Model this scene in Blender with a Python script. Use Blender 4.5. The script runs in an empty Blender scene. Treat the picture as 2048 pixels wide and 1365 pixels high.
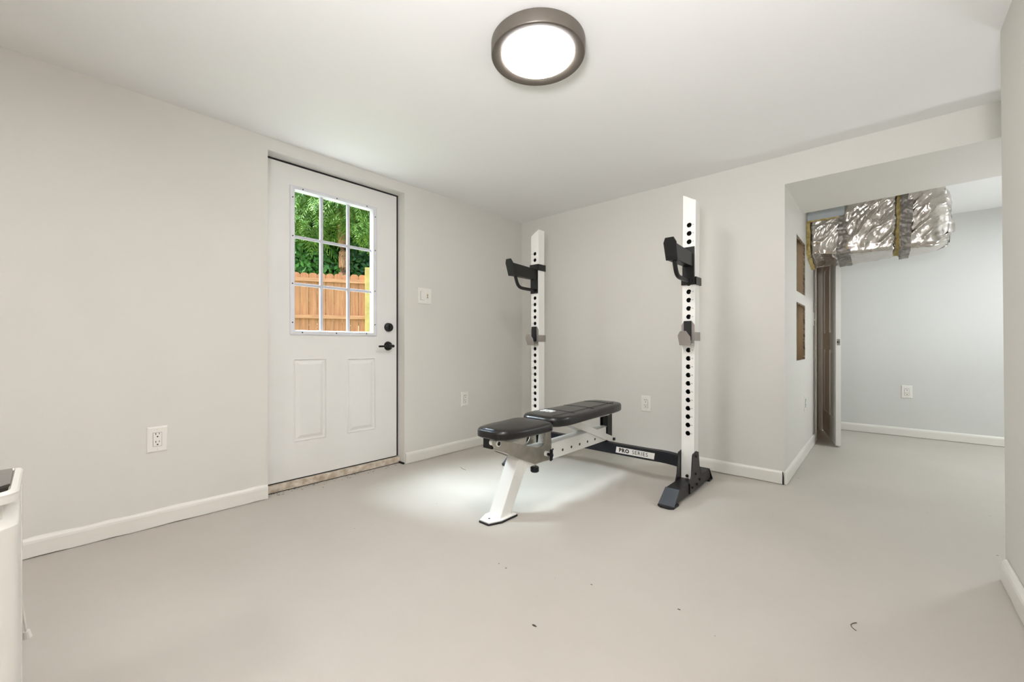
import bpy, bmesh, math, random
import numpy as np
from mathutils import Vector, Matrix, noise

S = bpy.context.scene
COL = S.collection
random.seed(4)
rng = np.random.default_rng(7)

# ------------------------------------------------------------------ camera, world, lights, exposure
F_PX, HOR, EYE = 830.0, 690.0, 0.905
YAW = math.atan2(.6655, .7464)
cam = bpy.data.cameras.new('camera')
cam.sensor_width = 36.0
cam.lens = F_PX / 2048 * 36
cam.shift_y = (HOR - 682.5) / 2048
cam.clip_start = 0.02
cam.clip_end = 200
co = bpy.data.objects.new('camera', cam)
COL.objects.link(co)
co.location = (0, 0, EYE)
co.rotation_euler = (math.pi / 2, 0, YAW)
S.camera = co

w = bpy.data.worlds.new('sky')
S.world = w
w.use_nodes = True
wn = w.node_tree
bg = wn.nodes['Background']
sky = wn.nodes.new('ShaderNodeTexSky')
sky.sky_type = 'NISHITA'
sky.sun_disc = False
sky.sun_elevation = math.radians(52)
sky.sun_rotation = math.radians(200)
sky.air_density = 1.0
sky.dust_density = 3.0
sky.ozone_density = 1.0
wn.links.new(sky.outputs[0], bg.inputs[0])
bg.inputs[1].default_value = 0.85

sun = bpy.data.lights.new('hazy_sun', 'SUN')
sun.energy = 36.0
sun.angle = math.radians(37)
sun.color = (0.76, 0.89, 1.0)
so = bpy.data.objects.new('hazy_sun', sun)
COL.objects.link(so)
so.rotation_euler = Vector((-1.0, -0.84, 1.65)).to_track_quat('Z', 'Y').to_euler()

# added upward fill light behind the camera, standing in for a bounced flash
fl_l = bpy.data.lights.new('bounce_fill', 'AREA')
fl_l.shape = 'DISK'
fl_l.size = .5
fl_l.spread = math.radians(125)
fl_l.energy = 48
fl_l.color = (.97, .97, 1.0)
flo = bpy.data.objects.new('bounce_fill', fl_l)
COL.objects.link(flo)
flo.location = (.07, -.62, 1.18)
flo.rotation_euler = Vector((.10, -.74, -1.0)).to_track_quat('Z', 'Y').to_euler()

hl_l = bpy.data.lights.new('hall_fill', 'AREA')  # added fill for the next room, no fixture gives it off
hl_l.shape = 'DISK'
hl_l.size = .4
hl_l.spread = math.radians(160)
hl_l.energy = 10
hl_l.color = (.92, .97, 1.0)
hlo = bpy.data.objects.new('hall_fill', hl_l)
COL.objects.link(hlo)
hlo.location = (1.35, 4.3, .5)
hlo.rotation_euler = Vector((.30, .05, -1.0)).to_track_quat('Z', 'Y').to_euler()
cb_l = bpy.data.lights.new('closet_warm_fill', 'POINT')  # added warm fill inside the closet, no bulb is modelled
cb_l.energy = 1.8
cb_l.shadow_soft_size = .04
cb_l.color = (1.0, .78, .52)
cbo_ = bpy.data.objects.new('closet_warm_fill', cb_l)
COL.objects.link(cbo_)
cbo_.location = (-1.15, 5.0, 1.0)

S.view_settings.view_transform = 'Standard'
S.view_settings.look = 'None'
S.view_settings.gamma = 1
S.view_settings.use_curve_mapping = False
S.view_settings.exposure = 0.08
LAMP_E = 68.0          # radiance of the ceiling fixtures' diffusers

# ------------------------------------------------------------------ materials
def lin(c):
    return tuple(((v / 255) / 12.92 if v / 255 <= .04045 else ((v / 255 + .055) / 1.055) ** 2.4) for v in c)

def mat(name, rgb, rough=.5, metal=0.0, var=0.0, vscale=6.0, bump=0.0, bscale=60.0, spec=.5, coat=0.0, rgb2=None,
        stretch=None, detail=4.0, bdist=.002):
    m = bpy.data.materials.new(name)
    m.use_nodes = True
    t = m.node_tree
    b = t.nodes['Principled BSDF']
    c = lin(rgb)
    b.inputs['Base Color'].default_value = (*c, 1)
    b.inputs['Roughness'].default_value = rough
    b.inputs['Metallic'].default_value = metal
    b.inputs['Specular IOR Level'].default_value = spec
    b.inputs['Coat Weight'].default_value = coat
    tc = t.nodes.new('ShaderNodeTexCoord')
    src = tc.outputs['Object']
    if stretch:
        mp = t.nodes.new('ShaderNodeMapping')
        mp.inputs['Scale'].default_value = stretch
        t.links.new(src, mp.inputs[0])
        src = mp.outputs[0]
    if var or rgb2:
        n = t.nodes.new('ShaderNodeTexNoise')
        n.inputs['Scale'].default_value = vscale
        n.inputs['Detail'].default_value = detail
        t.links.new(src, n.inputs['Vector'])
        r = t.nodes.new('ShaderNodeValToRGB')
        r.color_ramp.elements[0].position = .3
        r.color_ramp.elements[1].position = .7
        c2 = lin(rgb2) if rgb2 else tuple(v * (1 - var) for v in c)
        r.color_ramp.elements[0].color = (*c2, 1)
        r.color_ramp.elements[1].color = (*c, 1)
        t.links.new(n.outputs['Fac'], r.inputs[0])
        t.links.new(r.outputs[0], b.inputs['Base Color'])
    if bump:
        n = t.nodes.new('ShaderNodeTexNoise')
        n.inputs['Scale'].default_value = bscale
        n.inputs['Detail'].default_value = 5
        t.links.new(src, n.inputs['Vector'])
        bp = t.nodes.new('ShaderNodeBump')
        bp.inputs['Strength'].default_value = bump
        bp.inputs['Distance'].default_value = bdist
        t.links.new(n.outputs['Fac'], bp.inputs['Height'])
        t.links.new(bp.outputs[0], b.inputs['Normal'])
    return m

M = {}
M['wall'] = mat('grey_beige_wall_paint', (222, 219, 212), .55, var=.03, vscale=1.6, bump=.10, bscale=130)
M['hallwall'] = mat('pale_grey_wall_paint', (216, 216, 212), .55, var=.03, vscale=1.6, bump=.10, bscale=130)
M['ceil'] = mat('ceiling_paint', (242, 241, 239), .75, var=.02, vscale=1.2, bump=.06, bscale=90)
M['trim'] = mat('white_trim_paint', (232, 229, 221), .32, var=.04, vscale=5, bump=.18, bscale=14, bdist=.003)
M['doorpaint'] = mat('white_door_paint', (234, 232, 228), .38, var=.015, vscale=4, bump=.12, bscale=160, bdist=.0008)
M['vinyl'] = mat('white_vinyl', (226, 226, 230), .35)
M['muntin'] = mat('white_muntin_vinyl', (202, 202, 209), .4)
M['plastic'] = mat('white_device_plastic', (238, 235, 228), .3)
M['ivory'] = mat('ivory_device_plastic', (228, 222, 200), .35)
M['slot'] = mat('dark_slot', (22, 20, 18), .6)
M['black'] = mat('matte_black_metal', (17, 16, 15), .42, spec=.38, bump=.05, bscale=300)
M['rubber'] = mat('black_rubber', (24, 24, 26), .7)
M['navy'] = mat('blue_black_plastic', (14, 17, 24), .45, spec=.35)
M['whitesteel'] = mat('white_powder_coat', (240, 238, 233), .33, bump=.05, bscale=420, bdist=.0006)
M['rawsteel'] = mat('raw_tube_inside', (14, 13, 12), .7)
M['chrome'] = mat('worn_nickel_plate', (186, 180, 168), .34, metal=.9, var=.22, vscale=18, bump=.05, bscale=60)
M['satin'] = mat('satin_grey_steel', (158, 152, 146), .42, metal=.45, var=.05, vscale=12)
M['cap'] = mat('grey_blue_end_cap', (62, 68, 76), .5, bump=.1, bscale=300)
M['vinylpad'] = mat('black_upholstery_vinyl', (17, 15, 14), .30, bump=.25, bscale=420, bdist=.0006, coat=.12)
M['sticker'] = mat('white_sticker', (238, 237, 233), .4)
M['ink'] = mat('black_print', (14, 13, 12), .5)
M['grayink'] = mat('grey_print', (60, 58, 55), .5)
M['logo'] = mat('white_pad_print', (225, 224, 220), .5)
M['bronze'] = mat('brushed_dark_bronze', (104, 97, 88), .38, metal=.35, var=.06, vscale=30)
M['drywallback'] = mat('brown_drywall_paper', (226, 208, 180), .85, var=.22, vscale=5, bump=.3, bscale=40, rgb2=(190, 164, 128), stretch=(1, 1, .3))
M['tornpaper'] = mat('torn_gypsum_edge', (176, 162, 140), .9, rgb2=(70, 56, 40), vscale=60, bump=.6, bscale=60)
M['closet'] = mat('closet_wall_warm_light_tint', (150, 122, 88), .8, var=.1, vscale=3)  # tan stands in for the warm dim light in the closet
M['yellowins'] = mat('yellow_fiberglass', (200, 182, 122), .95, bump=.8, bscale=160, rgb2=(160, 138, 82), vscale=40, bdist=.004)
M['tape'] = mat('grey_duct_tape', (132, 127, 120), .38, metal=.45, var=.18, vscale=14, bump=.5, bscale=24, bdist=.005)
M['galv'] = mat('galvanised_sheet', (222, 230, 234), .25, metal=.6, bump=.2, bscale=6, bdist=.01)
M['sill'] = mat('scuffed_threshold', (222, 212, 196), .7, rgb2=(168, 150, 128), vscale=26, bump=.5, bscale=40, detail=8)
M['caulk'] = mat('black_gap', (16, 14, 12), .9)
M['debris'] = mat('dark_grit', (72, 64, 54), .9)
M['appliance'] = mat('white_appliance_plastic', (224, 221, 213), .3, bump=.02, bscale=200)
M['smoke'] = mat('smoked_glossy_panel', (42, 37, 31), .12, coat=.6)
M['cedar'] = mat('cedar_board', (160, 110, 70), .75, rgb2=(138, 88, 52), vscale=3.2, stretch=(9, 9, .9), bump=.3, bscale=20, detail=8)
M['cedar2'] = mat('cedar_rail', (168, 122, 84), .75, rgb2=(146, 100, 62), vscale=3, stretch=(1, 1, 8), detail=8)
M['postwood'] = mat('pale_pressure_treated_post', (172, 154, 88), .8, rgb2=(150, 130, 70), vscale=8)
M['bark'] = mat('red_brown_bark', (196, 150, 112), .95, rgb2=(118, 80, 56), vscale=9, stretch=(4, 4, .8), bump=1.0, bscale=16, bdist=.03)
M['leafbright'] = mat('bright_conifer_green', (140, 176, 78), .6, rgb2=(38, 88, 30), vscale=5.5, detail=8)
M['leafmid'] = mat('mid_leaf_green', (98, 158, 70), .5, rgb2=(30, 76, 36), vscale=6, detail=8)
M['leafdark'] = mat('deep_leaf_green', (62, 116, 58), .5, rgb2=(18, 50, 28), vscale=4, detail=8)
M['soil'] = mat('yard_grass', (104, 124, 66), .95, rgb2=(90, 82, 58), vscale=3)
M['concrete'] = mat('outside_concrete', (176, 172, 164), .9, var=.15, vscale=4)

for k in ('leafbright', 'leafmid', 'leafdark'):
    b = M[k].node_tree.nodes['Principled BSDF']
    b.inputs['Subsurface Weight'].default_value = 0

def floor_mat():
    m = bpy.data.materials.new('painted_concrete_floor')
    m.use_nodes = True
    t = m.node_tree
    b = t.nodes['Principled BSDF']
    tc = t.nodes.new('ShaderNodeTexCoord')
    n1 = t.nodes.new('ShaderNodeTexNoise'); n1.inputs['Scale'].default_value = 1.3; n1.inputs['Detail'].default_value = 6
    n2 = t.nodes.new('ShaderNodeTexNoise'); n2.inputs['Scale'].default_value = 38; n2.inputs['Detail'].default_value = 7
    n2.inputs['Roughness'].default_value = .7
    for n in (n1, n2):
        t.links.new(tc.outputs['Object'], n.inputs['Vector'])
    r1 = t.nodes.new('ShaderNodeValToRGB')
    r1.color_ramp.elements[0].position = .32; r1.color_ramp.elements[1].position = .68
    r1.color_ramp.elements[0].color = (*lin((183, 177, 167)), 1)
    r1.color_ramp.elements[1].color = (*lin((190, 184, 175)), 1)
    t.links.new(n1.outputs['Fac'], r1.inputs[0])
    # faint worn flecks
    r2 = t.nodes.new('ShaderNodeValToRGB')
    r2.color_ramp.elements[0].position = .72; r2.color_ramp.elements[1].position = .80
    r2.color_ramp.elements[0].color = (0, 0, 0, 1); r2.color_ramp.elements[1].color = (.35, .35, .35, 1)
    t.links.new(n2.outputs['Fac'], r2.inputs[0])
    mx = t.nodes.new('ShaderNodeMixRGB')
    mx.inputs[2].default_value = (*lin((150, 142, 126)), 1)
    t.links.new(r2.outputs[0], mx.inputs[0])
    t.links.new(r1.outputs[0], mx.inputs[1])
    t.links.new(mx.outputs[0], b.inputs['Base Color'])
    b.inputs['Roughness'].default_value = .5
    b.inputs['Specular IOR Level'].default_value = .4
    n3 = t.nodes.new('ShaderNodeTexNoise'); n3.inputs['Scale'].default_value = 22; n3.inputs['Detail'].default_value = 8
    t.links.new(tc.outputs['Object'], n3.inputs['Vector'])
    bp = t.nodes.new('ShaderNodeBump'); bp.inputs['Strength'].default_value = .22; bp.inputs['Distance'].default_value = .003
    t.links.new(n3.outputs['Fac'], bp.inputs['Height'])
    t.links.new(bp.outputs[0], b.inputs['Normal'])
    return m
M['floor'] = floor_mat()

def glass_mat():
    m = bpy.data.materials.new('clear_window_glass')
    m.use_nodes = True
    t = m.node_tree
    t.nodes.clear()
    o = t.nodes.new('ShaderNodeOutputMaterial')
    tr = t.nodes.new('ShaderNodeBsdfTransparent'); tr.inputs[0].default_value = (.95, .97, .96, 1)
    gl = t.nodes.new('ShaderNodeBsdfGlossy'); gl.inputs['Roughness'].default_value = .02
    lw_ = t.nodes.new('ShaderNodeLayerWeight'); lw_.inputs[0].default_value = .5
    fr = t.nodes.new('ShaderNodeMath'); fr.operation = 'POWER'; fr.inputs[1].default_value = 5
    t.links.new(lw_.outputs['Facing'], fr.inputs[0])
    mx = t.nodes.new('ShaderNodeMixShader')
    t.links.new(fr.outputs[0], mx.inputs[0])
    t.links.new(tr.outputs[0], mx.inputs[1])
    t.links.new(gl.outputs[0], mx.inputs[2])
    t.links.new(mx.outputs[0], o.inputs[0])
    return m
M['glass'] = glass_mat()

def emis_mat(name, rgb, e):
    m = bpy.data.materials.new(name)
    m.use_nodes = True
    b = m.node_tree.nodes['Principled BSDF']
    b.inputs['Base Color'].default_value = (.8, .8, .8, 1)
    b.inputs['Emission Color'].default_value = (*rgb, 1)
    b.inputs['Emission Strength'].default_value = e
    return m
M['lamp'] = emis_mat('lit_lamp_diffuser', (1.0, .975, .98), LAMP_E)
M['lampcool'] = emis_mat('lit_cool_lamp_diffuser', (.90, .96, 1.0), LAMP_E * 2.1)

def foil_mat():
    m = bpy.data.materials.new('crinkled_foil')
    m.use_nodes = True
    t = m.node_tree
    b = t.nodes['Principled BSDF']
    b.inputs['Base Color'].default_value = (.62, .58, .54, 1)
    b.inputs['Metallic'].default_value = 1
    b.inputs['Roughness'].default_value = .23
    tc = t.nodes.new('ShaderNodeTexCoord')
    mp = t.nodes.new('ShaderNodeMapping'); mp.inputs['Scale'].default_value = (1.0, 1.0, .33)
    mp.inputs['Rotation'].default_value = (0, .55, 0)
    t.links.new(tc.outputs['Object'], mp.inputs[0])
    nz = t.nodes.new('ShaderNodeTexNoise'); nz.inputs['Scale'].default_value = 9; nz.inputs['Detail'].default_value = 3
    t.links.new(mp.outputs[0], nz.inputs['Vector'])
    ad = t.nodes.new('ShaderNodeMixRGB'); ad.blend_type = 'ADD'; ad.inputs[0].default_value = .18
    t.links.new(mp.outputs[0], ad.inputs[1]); t.links.new(nz.outputs['Color'], ad.inputs[2])
    v1 = t.nodes.new('ShaderNodeTexVoronoi'); v1.inputs['Scale'].default_value = 15
    v2 = t.nodes.new('ShaderNodeTexVoronoi'); v2.inputs['Scale'].default_value = 42
    for v in (v1, v2):
        t.links.new(ad.outputs[0], v.inputs['Vector'])
    b1 = t.nodes.new('ShaderNodeBump'); b1.inputs['Strength'].default_value = .30; b1.inputs['Distance'].default_value = .012
    b2 = t.nodes.new('ShaderNodeBump'); b2.inputs['Strength'].default_value = .14; b2.inputs['Distance'].default_value = .004
    t.links.new(v1.outputs['Distance'], b1.inputs['Height'])
    t.links.new(v2.outputs['Distance'], b2.inputs['Height'])
    t.links.new(b1.outputs[0], b2.inputs['Normal'])
    t.links.new(b2.outputs[0], b.inputs['Normal'])
    return m
M['foil'] = foil_mat()

# ------------------------------------------------------------------ mesh builder
ORG = {}
class MB:
    def __init__(s):
        s.v = []; s.f = []; s.m = []
    def add(s, vs, fs, mi=0):
        o = len(s.v)
        s.v += [tuple(p) for p in vs]
        s.f += [tuple(i + o for i in f) for f in fs]
        s.m += [mi] * len(fs)
        return s
    def hexa(s, p, mi=0):     # p: 4 bottom, 4 top
        return s.add(p, [(3, 2, 1, 0), (4, 5, 6, 7), (0, 1, 5, 4), (1, 2, 6, 5), (2, 3, 7, 6), (3, 0, 4, 7)], mi)
    def box(s, x0, x1, y0, y1, z0, z1, mi=0):
        return s.hexa([(x0, y0, z0), (x1, y0, z0), (x1, y1, z0), (x0, y1, z0), (x0, y0, z1), (x1, y0, z1), (x1, y1, z1), (x0, y1, z1)], mi)
    def prism(s, poly, ax, a, b, mi=0):
        n = len(poly)
        def P(u, v, t):
            return (t, u, v) if ax == 0 else ((u, t, v) if ax == 1 else (u, v, t))
        vs = [P(u, v, a) for u, v in poly] + [P(u, v, b) for u, v in poly]
        fs = [tuple(range(n)), tuple(range(2 * n - 1, n - 1, -1))]
        fs += [(i, i + n, (i + 1) % n + n, (i + 1) % n) for i in range(n)]
        return s.add(vs, fs, mi)
    def cyl(s, p0, p1, r0, r1=None, n=20, mi=0, caps=True):
        r1 = r0 if r1 is None else r1
        p0, p1 = Vector(p0), Vector(p1)
        q = (p1 - p0).to_track_quat('Z', 'Y')
        vs = []
        for p, r in ((p0, r0), (p1, r1)):
            for i in range(n):
                a = 2 * math.pi * i / n
                vs.append(p + q @ Vector((r * math.cos(a), r * math.sin(a), 0)))
        fs = [(i, (i + 1) % n, (i + 1) % n + n, i + n) for i in range(n)]
        if caps:
            fs += [tuple(range(n - 1, -1, -1)), tuple(range(n, 2 * n))]
        return s.add(vs, fs, mi)
    def tube(s, path, r, n=12, mi=0):
        path = [Vector(p) for p in path]
        vs = []; fs = []
        for k, p in enumerate(path):
            d = (path[min(k + 1, len(path) - 1)] - path[max(k - 1, 0)]).normalized()
            q = d.to_track_quat('Z', 'Y')
            rr = r[k] if isinstance(r, (list, tuple)) else r
            for i in range(n):
                a = 2 * math.pi * i / n
                vs.append(p + q @ Vector((rr * math.cos(a), rr * math.sin(a), 0)))
        for k in range(len(path) - 1):
            for i in range(n):
                j = (i + 1) % n
                fs.append((k * n + i, k * n + j, (k + 1) * n + j, (k + 1) * n + i))
        fs += [tuple(range(n - 1, -1, -1)), tuple(range((len(path) - 1) * n, len(path) * n))]
        return s.add(vs, fs, mi)
    def lathe(s, prof, c, n=48, mi=0, mis=None):   # prof: (r, z)
        vs = []; o = len(s.v)
        for r, z in prof:
            for i in range(n):
                a = 2 * math.pi * i / n
                vs.append((c[0] + r * math.cos(a), c[1] + r * math.sin(a), c[2] + z))
        s.v += vs
        for k in range(len(prof) - 1):
            for i in range(n):
                j = (i + 1) % n
                s.f.append((o + k * n + i, o + k * n + j, o + (k + 1) * n + j, o + (k + 1) * n + i))
                s.m.append(mis[k] if mis else mi)
        return s
    def grid(s, fn, nu, nv, mi=0, closeu=False):
        o = len(s.v)
        for j in range(nv + 1):
            for i in range(nu if closeu else nu + 1):
                s.v.append(tuple(fn(i / nu, j / nv)))
        W = nu if closeu else nu + 1
        for j in range(nv):
            for i in range(nu):
                i2 = (i + 1) % W if closeu else i + 1
                s.f.append((o + j * W + i, o + j * W + i2, o + (j + 1) * W + i2, o + (j + 1) * W + i))
                s.m.append(mi)
        return s
    def build(s, name, mats, parent=None, bevel=0, seg=2, smooth=False, recalc=True, weld=0):
        me = bpy.data.meshes.new(name)
        org = ORG.get(parent.name, Vector((0, 0, 0))) if parent else Vector((0, 0, 0))
        me.from_pydata([(p[0] - org[0], p[1] - org[1], p[2] - org[2]) for p in s.v], [], s.f)
        mats = mats if isinstance(mats, (list, tuple)) else [mats]
        for m in mats:
            me.materials.append(M[m] if isinstance(m, str) else m)
        me.polygons.foreach_set('material_index', s.m)
        me.update()
        if bevel or recalc or weld:
            bm = bmesh.new(); bm.from_mesh(me)
            if weld:
                bmesh.ops.remove_doubles(bm, verts=bm.verts, dist=weld)
            if recalc:
                bmesh.ops.recalc_face_normals(bm, faces=bm.faces)
            if bevel:
                es = [e for e in bm.edges if len(e.link_faces) == 2 and e.calc_face_angle(0) > .5]
                bmesh.ops.bevel(bm, geom=es, offset=bevel, segments=seg, affect='EDGES', profile=.6, clamp_overlap=True)
            bm.to_mesh(me); bm.free()
        if smooth:
            me.polygons.foreach_set('use_smooth', [True] * len(me.polygons))
            if smooth != 'all':
                try:
                    me.set_sharp_from_angle(angle=math.radians(38))
                except Exception:
                    pass
        ob = bpy.data.objects.new(name, me)
        COL.objects.link(ob)
        if parent:
            ob.parent = parent
            ORG[ob.name] = org
        return ob

def tag(o, label=None, cat=None, group=None, kind=None):
    if label: o['label'] = label
    if cat: o['category'] = cat
    if group: o['group'] = group
    if kind: o['kind'] = kind
    return o

def thing(name, loc, label, cat, group=None, kind=None):
    o = bpy.data.objects.new(name, None)
    COL.objects.link(o)
    o.location = loc
    o.empty_display_size = .05
    ORG[o.name] = Vector(loc)
    return tag(o, label, cat, group, kind)

def dup(root, loc, rotz=0, label=None):
    r = root.copy(); COL.objects.link(r)
    r.location = loc; r.rotation_euler = (0, 0, rotz)
    if label: r['label'] = label
    for ch in list(root.children):
        c = ch.copy(); COL.objects.link(c); c.parent = r
        for g in list(ch.children):
            d = g.copy(); COL.objects.link(d); d.parent = c
    return r

def text_mesh(mb, txt, size, off, origin, xdir=(1, 0, 0), ydir=(0, 0, 1), mi=0, align='LEFT', weld_extrude=0.0, spacing=1.0):
    cu = bpy.data.curves.new('t', 'FONT')
    cu.body = txt; cu.size = size; cu.offset = off
    cu.align_x = align; cu.align_y = 'CENTER'
    cu.space_character = spacing
    cu.extrude = weld_extrude
    cu.resolution_u = 2
    ob = bpy.data.objects.new('t', cu)
    COL.objects.link(ob)
    dg = bpy.context.evaluated_depsgraph_get()
    me = bpy.data.meshes.new_from_object(ob.evaluated_get(dg))
    X, Y = Vector(xdir).normalized(), Vector(ydir).normalized()
    N = X.cross(Y)
    O = Vector(origin)
    vs = [O + X * v.co.x + Y * v.co.y + N * v.co.z for v in me.vertices]
    mb.add(vs, [tuple(p.vertices) for p in me.polygons], mi)
    bpy.data.objects.remove(ob); bpy.data.curves.remove(cu); bpy.data.meshes.remove(me)
    return mb

# ------------------------------------------------------------------ ROOM SHELL
XL, YB, XR, CH = -2.70, 3.18, .345, 2.13
SOF = 1.945
DY0, DY1, DZ = .867, 1.805, 2.055       # exterior door opening
RX = -.47                               # hall's left wall plane
JY0, JY1 = 4.862, 5.445                 # hall door opening
FY = 5.64

def struct(mb, name, m, label, cat, **k):
    o = mb.build(name, m, **k)
    return tag(o, label, cat, kind='structure')

fl = MB().box(-3.05, 2.4, -2.8, 6.4, -.12, 0)
struct(fl, 'floor', 'floor', 'beige grey painted concrete floor of the whole basement', 'floor')
struct(MB().box(-2.95, 2.4, -2.8, 6.4, CH, CH + .12), 'ceiling', 'ceil', 'smooth off-white painted ceiling over both rooms', 'ceiling')

wl = MB()
wl.box(-2.95, XL, -2.5, DY0, 0, CH)
wl.box(-2.95, XL, DY1, YB + .12, 0, CH)
wl.box(-2.95, XL, DY0, DY1, DZ, CH)
struct(wl, 'wall_left', 'wall', 'long grey-beige wall at left holding the white exterior door', 'wall')
struct(MB().box(XL, RX, YB, YB + .12, 0, CH), 'wall_back', 'wall', 'grey-beige wall behind the weight rack', 'wall')
# right partition, foot leaning out slightly
wr = MB().hexa([(XR + .014, -2.5, 0), (XR + .13, -2.5, 0), (XR + .13, 2.48, 0), (XR + .014, 2.48, 0),
                (XR, -2.5, CH), (XR + .13, -2.5, CH), (XR + .13, 2.48, CH), (XR, 2.48, CH)])
wr.box(XR + .12, 2.3, 2.36, 2.48, 0, CH)
struct(wr, 'wall_right', 'wall', 'pale wall end standing closest at the right edge', 'wall')
struct(MB().box(-2.95, XR + .13, -2.62, -2.5, 0, CH), 'wall_front', 'wall', 'plain wall behind the camera', 'wall')
struct(MB().box(-.60, 2.3, FY, FY + .12, 0, CH), 'wall_hall_back', 'hallwall', 'cool grey far wall of the room beyond the opening', 'wall')
struct(MB().box(2.2, 2.32, 2.4, FY + .12, 0, CH), 'wall_hall_right', 'hallwall', 'side wall of the further room, out of view', 'wall')

# bulkhead over the opening
bk = MB().hexa([(RX, YB, SOF), (2.2, YB, SOF), (2.2, 3.76, SOF), (RX, 3.99, SOF),
                (RX, YB, CH), (2.2, YB, CH), (2.2, 3.76, CH), (RX, 3.99, CH)])
struct(bk, 'trim_1', 'wall', 'boxed bulkhead beam over the wide opening to the next room', 'bulkhead')

# hall left wall with two cut-outs and the hall door opening
HOLES = [(3.675, 4.127, 1.303, 1.722), (3.675, 4.127, .787, 1.223)]
hw = MB()
T0, T1 = RX - .013, RX
ys = [YB, 3.675, 4.127, JY0]
hw.box(T0, T1, YB + .12, 3.675, 0, CH)
hw.box(T0, T1, 4.127, JY0, 0, CH)
hw.box(T0, T1, 3.675, 4.127, 0, .787)
hw.box(T0, T1, 3.675, 4.127, 1.223, 1.303)
hw.box(T0, T1, 3.675, 4.127, 1.722, CH)
hw.box(RX - .12, T0, JY0 - .04, JY0, 0, CH)
hw.box(RX - .12, T1, JY1, FY, 0, CH)
hw.box(RX - .12, T1, JY0, JY1, 2.06, CH)
hwo = struct(hw, 'wall_hall_left', 'wall', 'short grey return wall with two rough cut-outs', 'wall')
MB().box(RX - .075, RX - .06, YB + .12, JY0 - .04, 0, CH).build('backing_board', 'drywallback', hwo)
for y in (3.55, 4.16):
    MB().box(RX - .0595, T0, y, y + .038, 0, CH).build('stud', 'drywallback', hwo)
for (y0, y1, z0, z1) in HOLES:
    tm = MB()
    # ragged paper and gypsum round the hole edge
    for side in range(4):
        n = 26 if side in (1, 3) else 20
        pts = []
        for i in range(n + 1):
            t = i / n
            amp = (.004, .014, .010, .004)[side]
            d = amp * (.35 + random.random())
            if side == 0: a, b2 = (y0 + (y1 - y0) * t, z0), (y0 + (y1 - y0) * t, z0 + d)
            if side == 2: a, b2 = (y0 + (y1 - y0) * t, z1), (y0 + (y1 - y0) * t, z1 - d)
            if side == 1: a, b2 = (y1, z0 + (z1 - z0) * t), (y1 - d * 1.6, z0 + (z1 - z0) * t)
            if side == 3: a, b2 = (y0, z0 + (z1 - z0) * t), (y0 + d, z0 + (z1 - z0) * t)
            pts.append((a, b2))
        for (a, b2), (c, d2) in zip(pts, pts[1:]):
            x0, x1 = RX - .011, RX + .0008
            tm.hexa([(x0, *a), (x0, *b2), (x0, *d2), (x0, *c), (x1, *a), (x1, *b2), (x1, *d2), (x1, *c)])
    tm.build('torn_edge', 'tornpaper', hwo)

# hall closet behind the hall door
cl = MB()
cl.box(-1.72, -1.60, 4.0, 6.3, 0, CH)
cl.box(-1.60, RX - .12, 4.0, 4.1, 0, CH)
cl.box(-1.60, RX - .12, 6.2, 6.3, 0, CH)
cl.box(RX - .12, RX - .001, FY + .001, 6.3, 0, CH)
struct(cl, 'wall_closet', 'closet', 'closet walls tinted tan to imitate warm dim light, seen through the gap of the hall door', 'wall')

# hall door frame
jm = thing('trim_2', (RX, JY0, 0), 'painted frame around the hall door under the foil duct', 'door frame', kind='structure')
MB().box(RX - .125, RX + .004, JY0 - .004, JY0 + .016, 0, 2.06).build('jamb', 'trim', jm, bevel=.002)
MB().box(RX - .125, RX - .036, JY1 - .018, JY1, 0, 2.06).build('jamb', 'closet', jm, bevel=.002)  # far jamb tinted tan to imitate the same warm light
MB().box(RX - .125, RX + .004, JY0 + .016, JY1 - .018, 2.04, 2.06).build('head_jamb', 'trim', jm, bevel=.002)
MB().box(RX, RX + .012, JY0 - .06, JY0 - .004, 0, 2.1).build('casing', 'trim', jm, bevel=.003)

# hall door leaf, standing ajar
hd = thing('door_2', (-.468, 5.43, 0), 'white panelled hall door standing ajar below the foil duct', 'door', kind='structure')
P0 = Vector((-.468, 5.43, 0)); P1 = Vector((-.304, 4.628, 0))
dv = (P1 - P0).normalized(); nv = Vector((dv.y, -dv.x, 0))  # toward the wall side
if nv.x > 0: nv = -nv
LW = (P1 - P0).length
def leafpt(u, t, z):   # u along leaf, t depth (0 = wall side face), z
    return P0 + dv * u - nv * t + Vector((0, 0, z))
def leafbox(mb, u0, u1, t0, t1, z0, z1, mi=0):
    return mb.hexa([leafpt(u0, t0, z0), leafpt(u1, t0, z0), leafpt(u1, t1, z0), leafpt(u0, t1, z0),
                    leafpt(u0, t0, z1), leafpt(u1, t0, z1), leafpt(u1, t1, z1), leafpt(u0, t1, z1)], mi)
lf = MB()
st = .115
leafbox(lf, 0, st, 0, .036, .018, 2.03)
leafbox(lf, LW - st, LW, 0, .036, .018, 2.03)
leafbox(lf, LW / 2 - .05, LW / 2 + .05, 0, .036, .018, 2.03)
for z0, z1 in ((.018, .24), (.86, 1.02), (1.66, 1.76), (1.93, 2.03)):
    leafbox(lf, st, LW - st, 0, .036, z0, z1)
lf.build('door_slab', 'doorpaint', hd)
for z0, z1 in ((.24, .86), (1.02, 1.66), (1.76, 1.93)):
    for u0, u1 in ((st, LW / 2 - .05), (LW / 2 + .05, LW - st)):
        pn = MB()
        leafbox(pn, u0, u1, .011, .025, z0, z1)
        leafbox(pn, u0 + .03, u1 - .03, .004, .032, z0 + .03, z1 - .03)
        pn.build('panel', 'doorpaint', hd, bevel=.003)
lb = MB()
leafbox(lb, LW - .0005, LW + .0012, .007, .030, .90, .955)
lb.build('latch_plate', 'satin', hd, bevel=.0004)
lh = MB()
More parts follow.
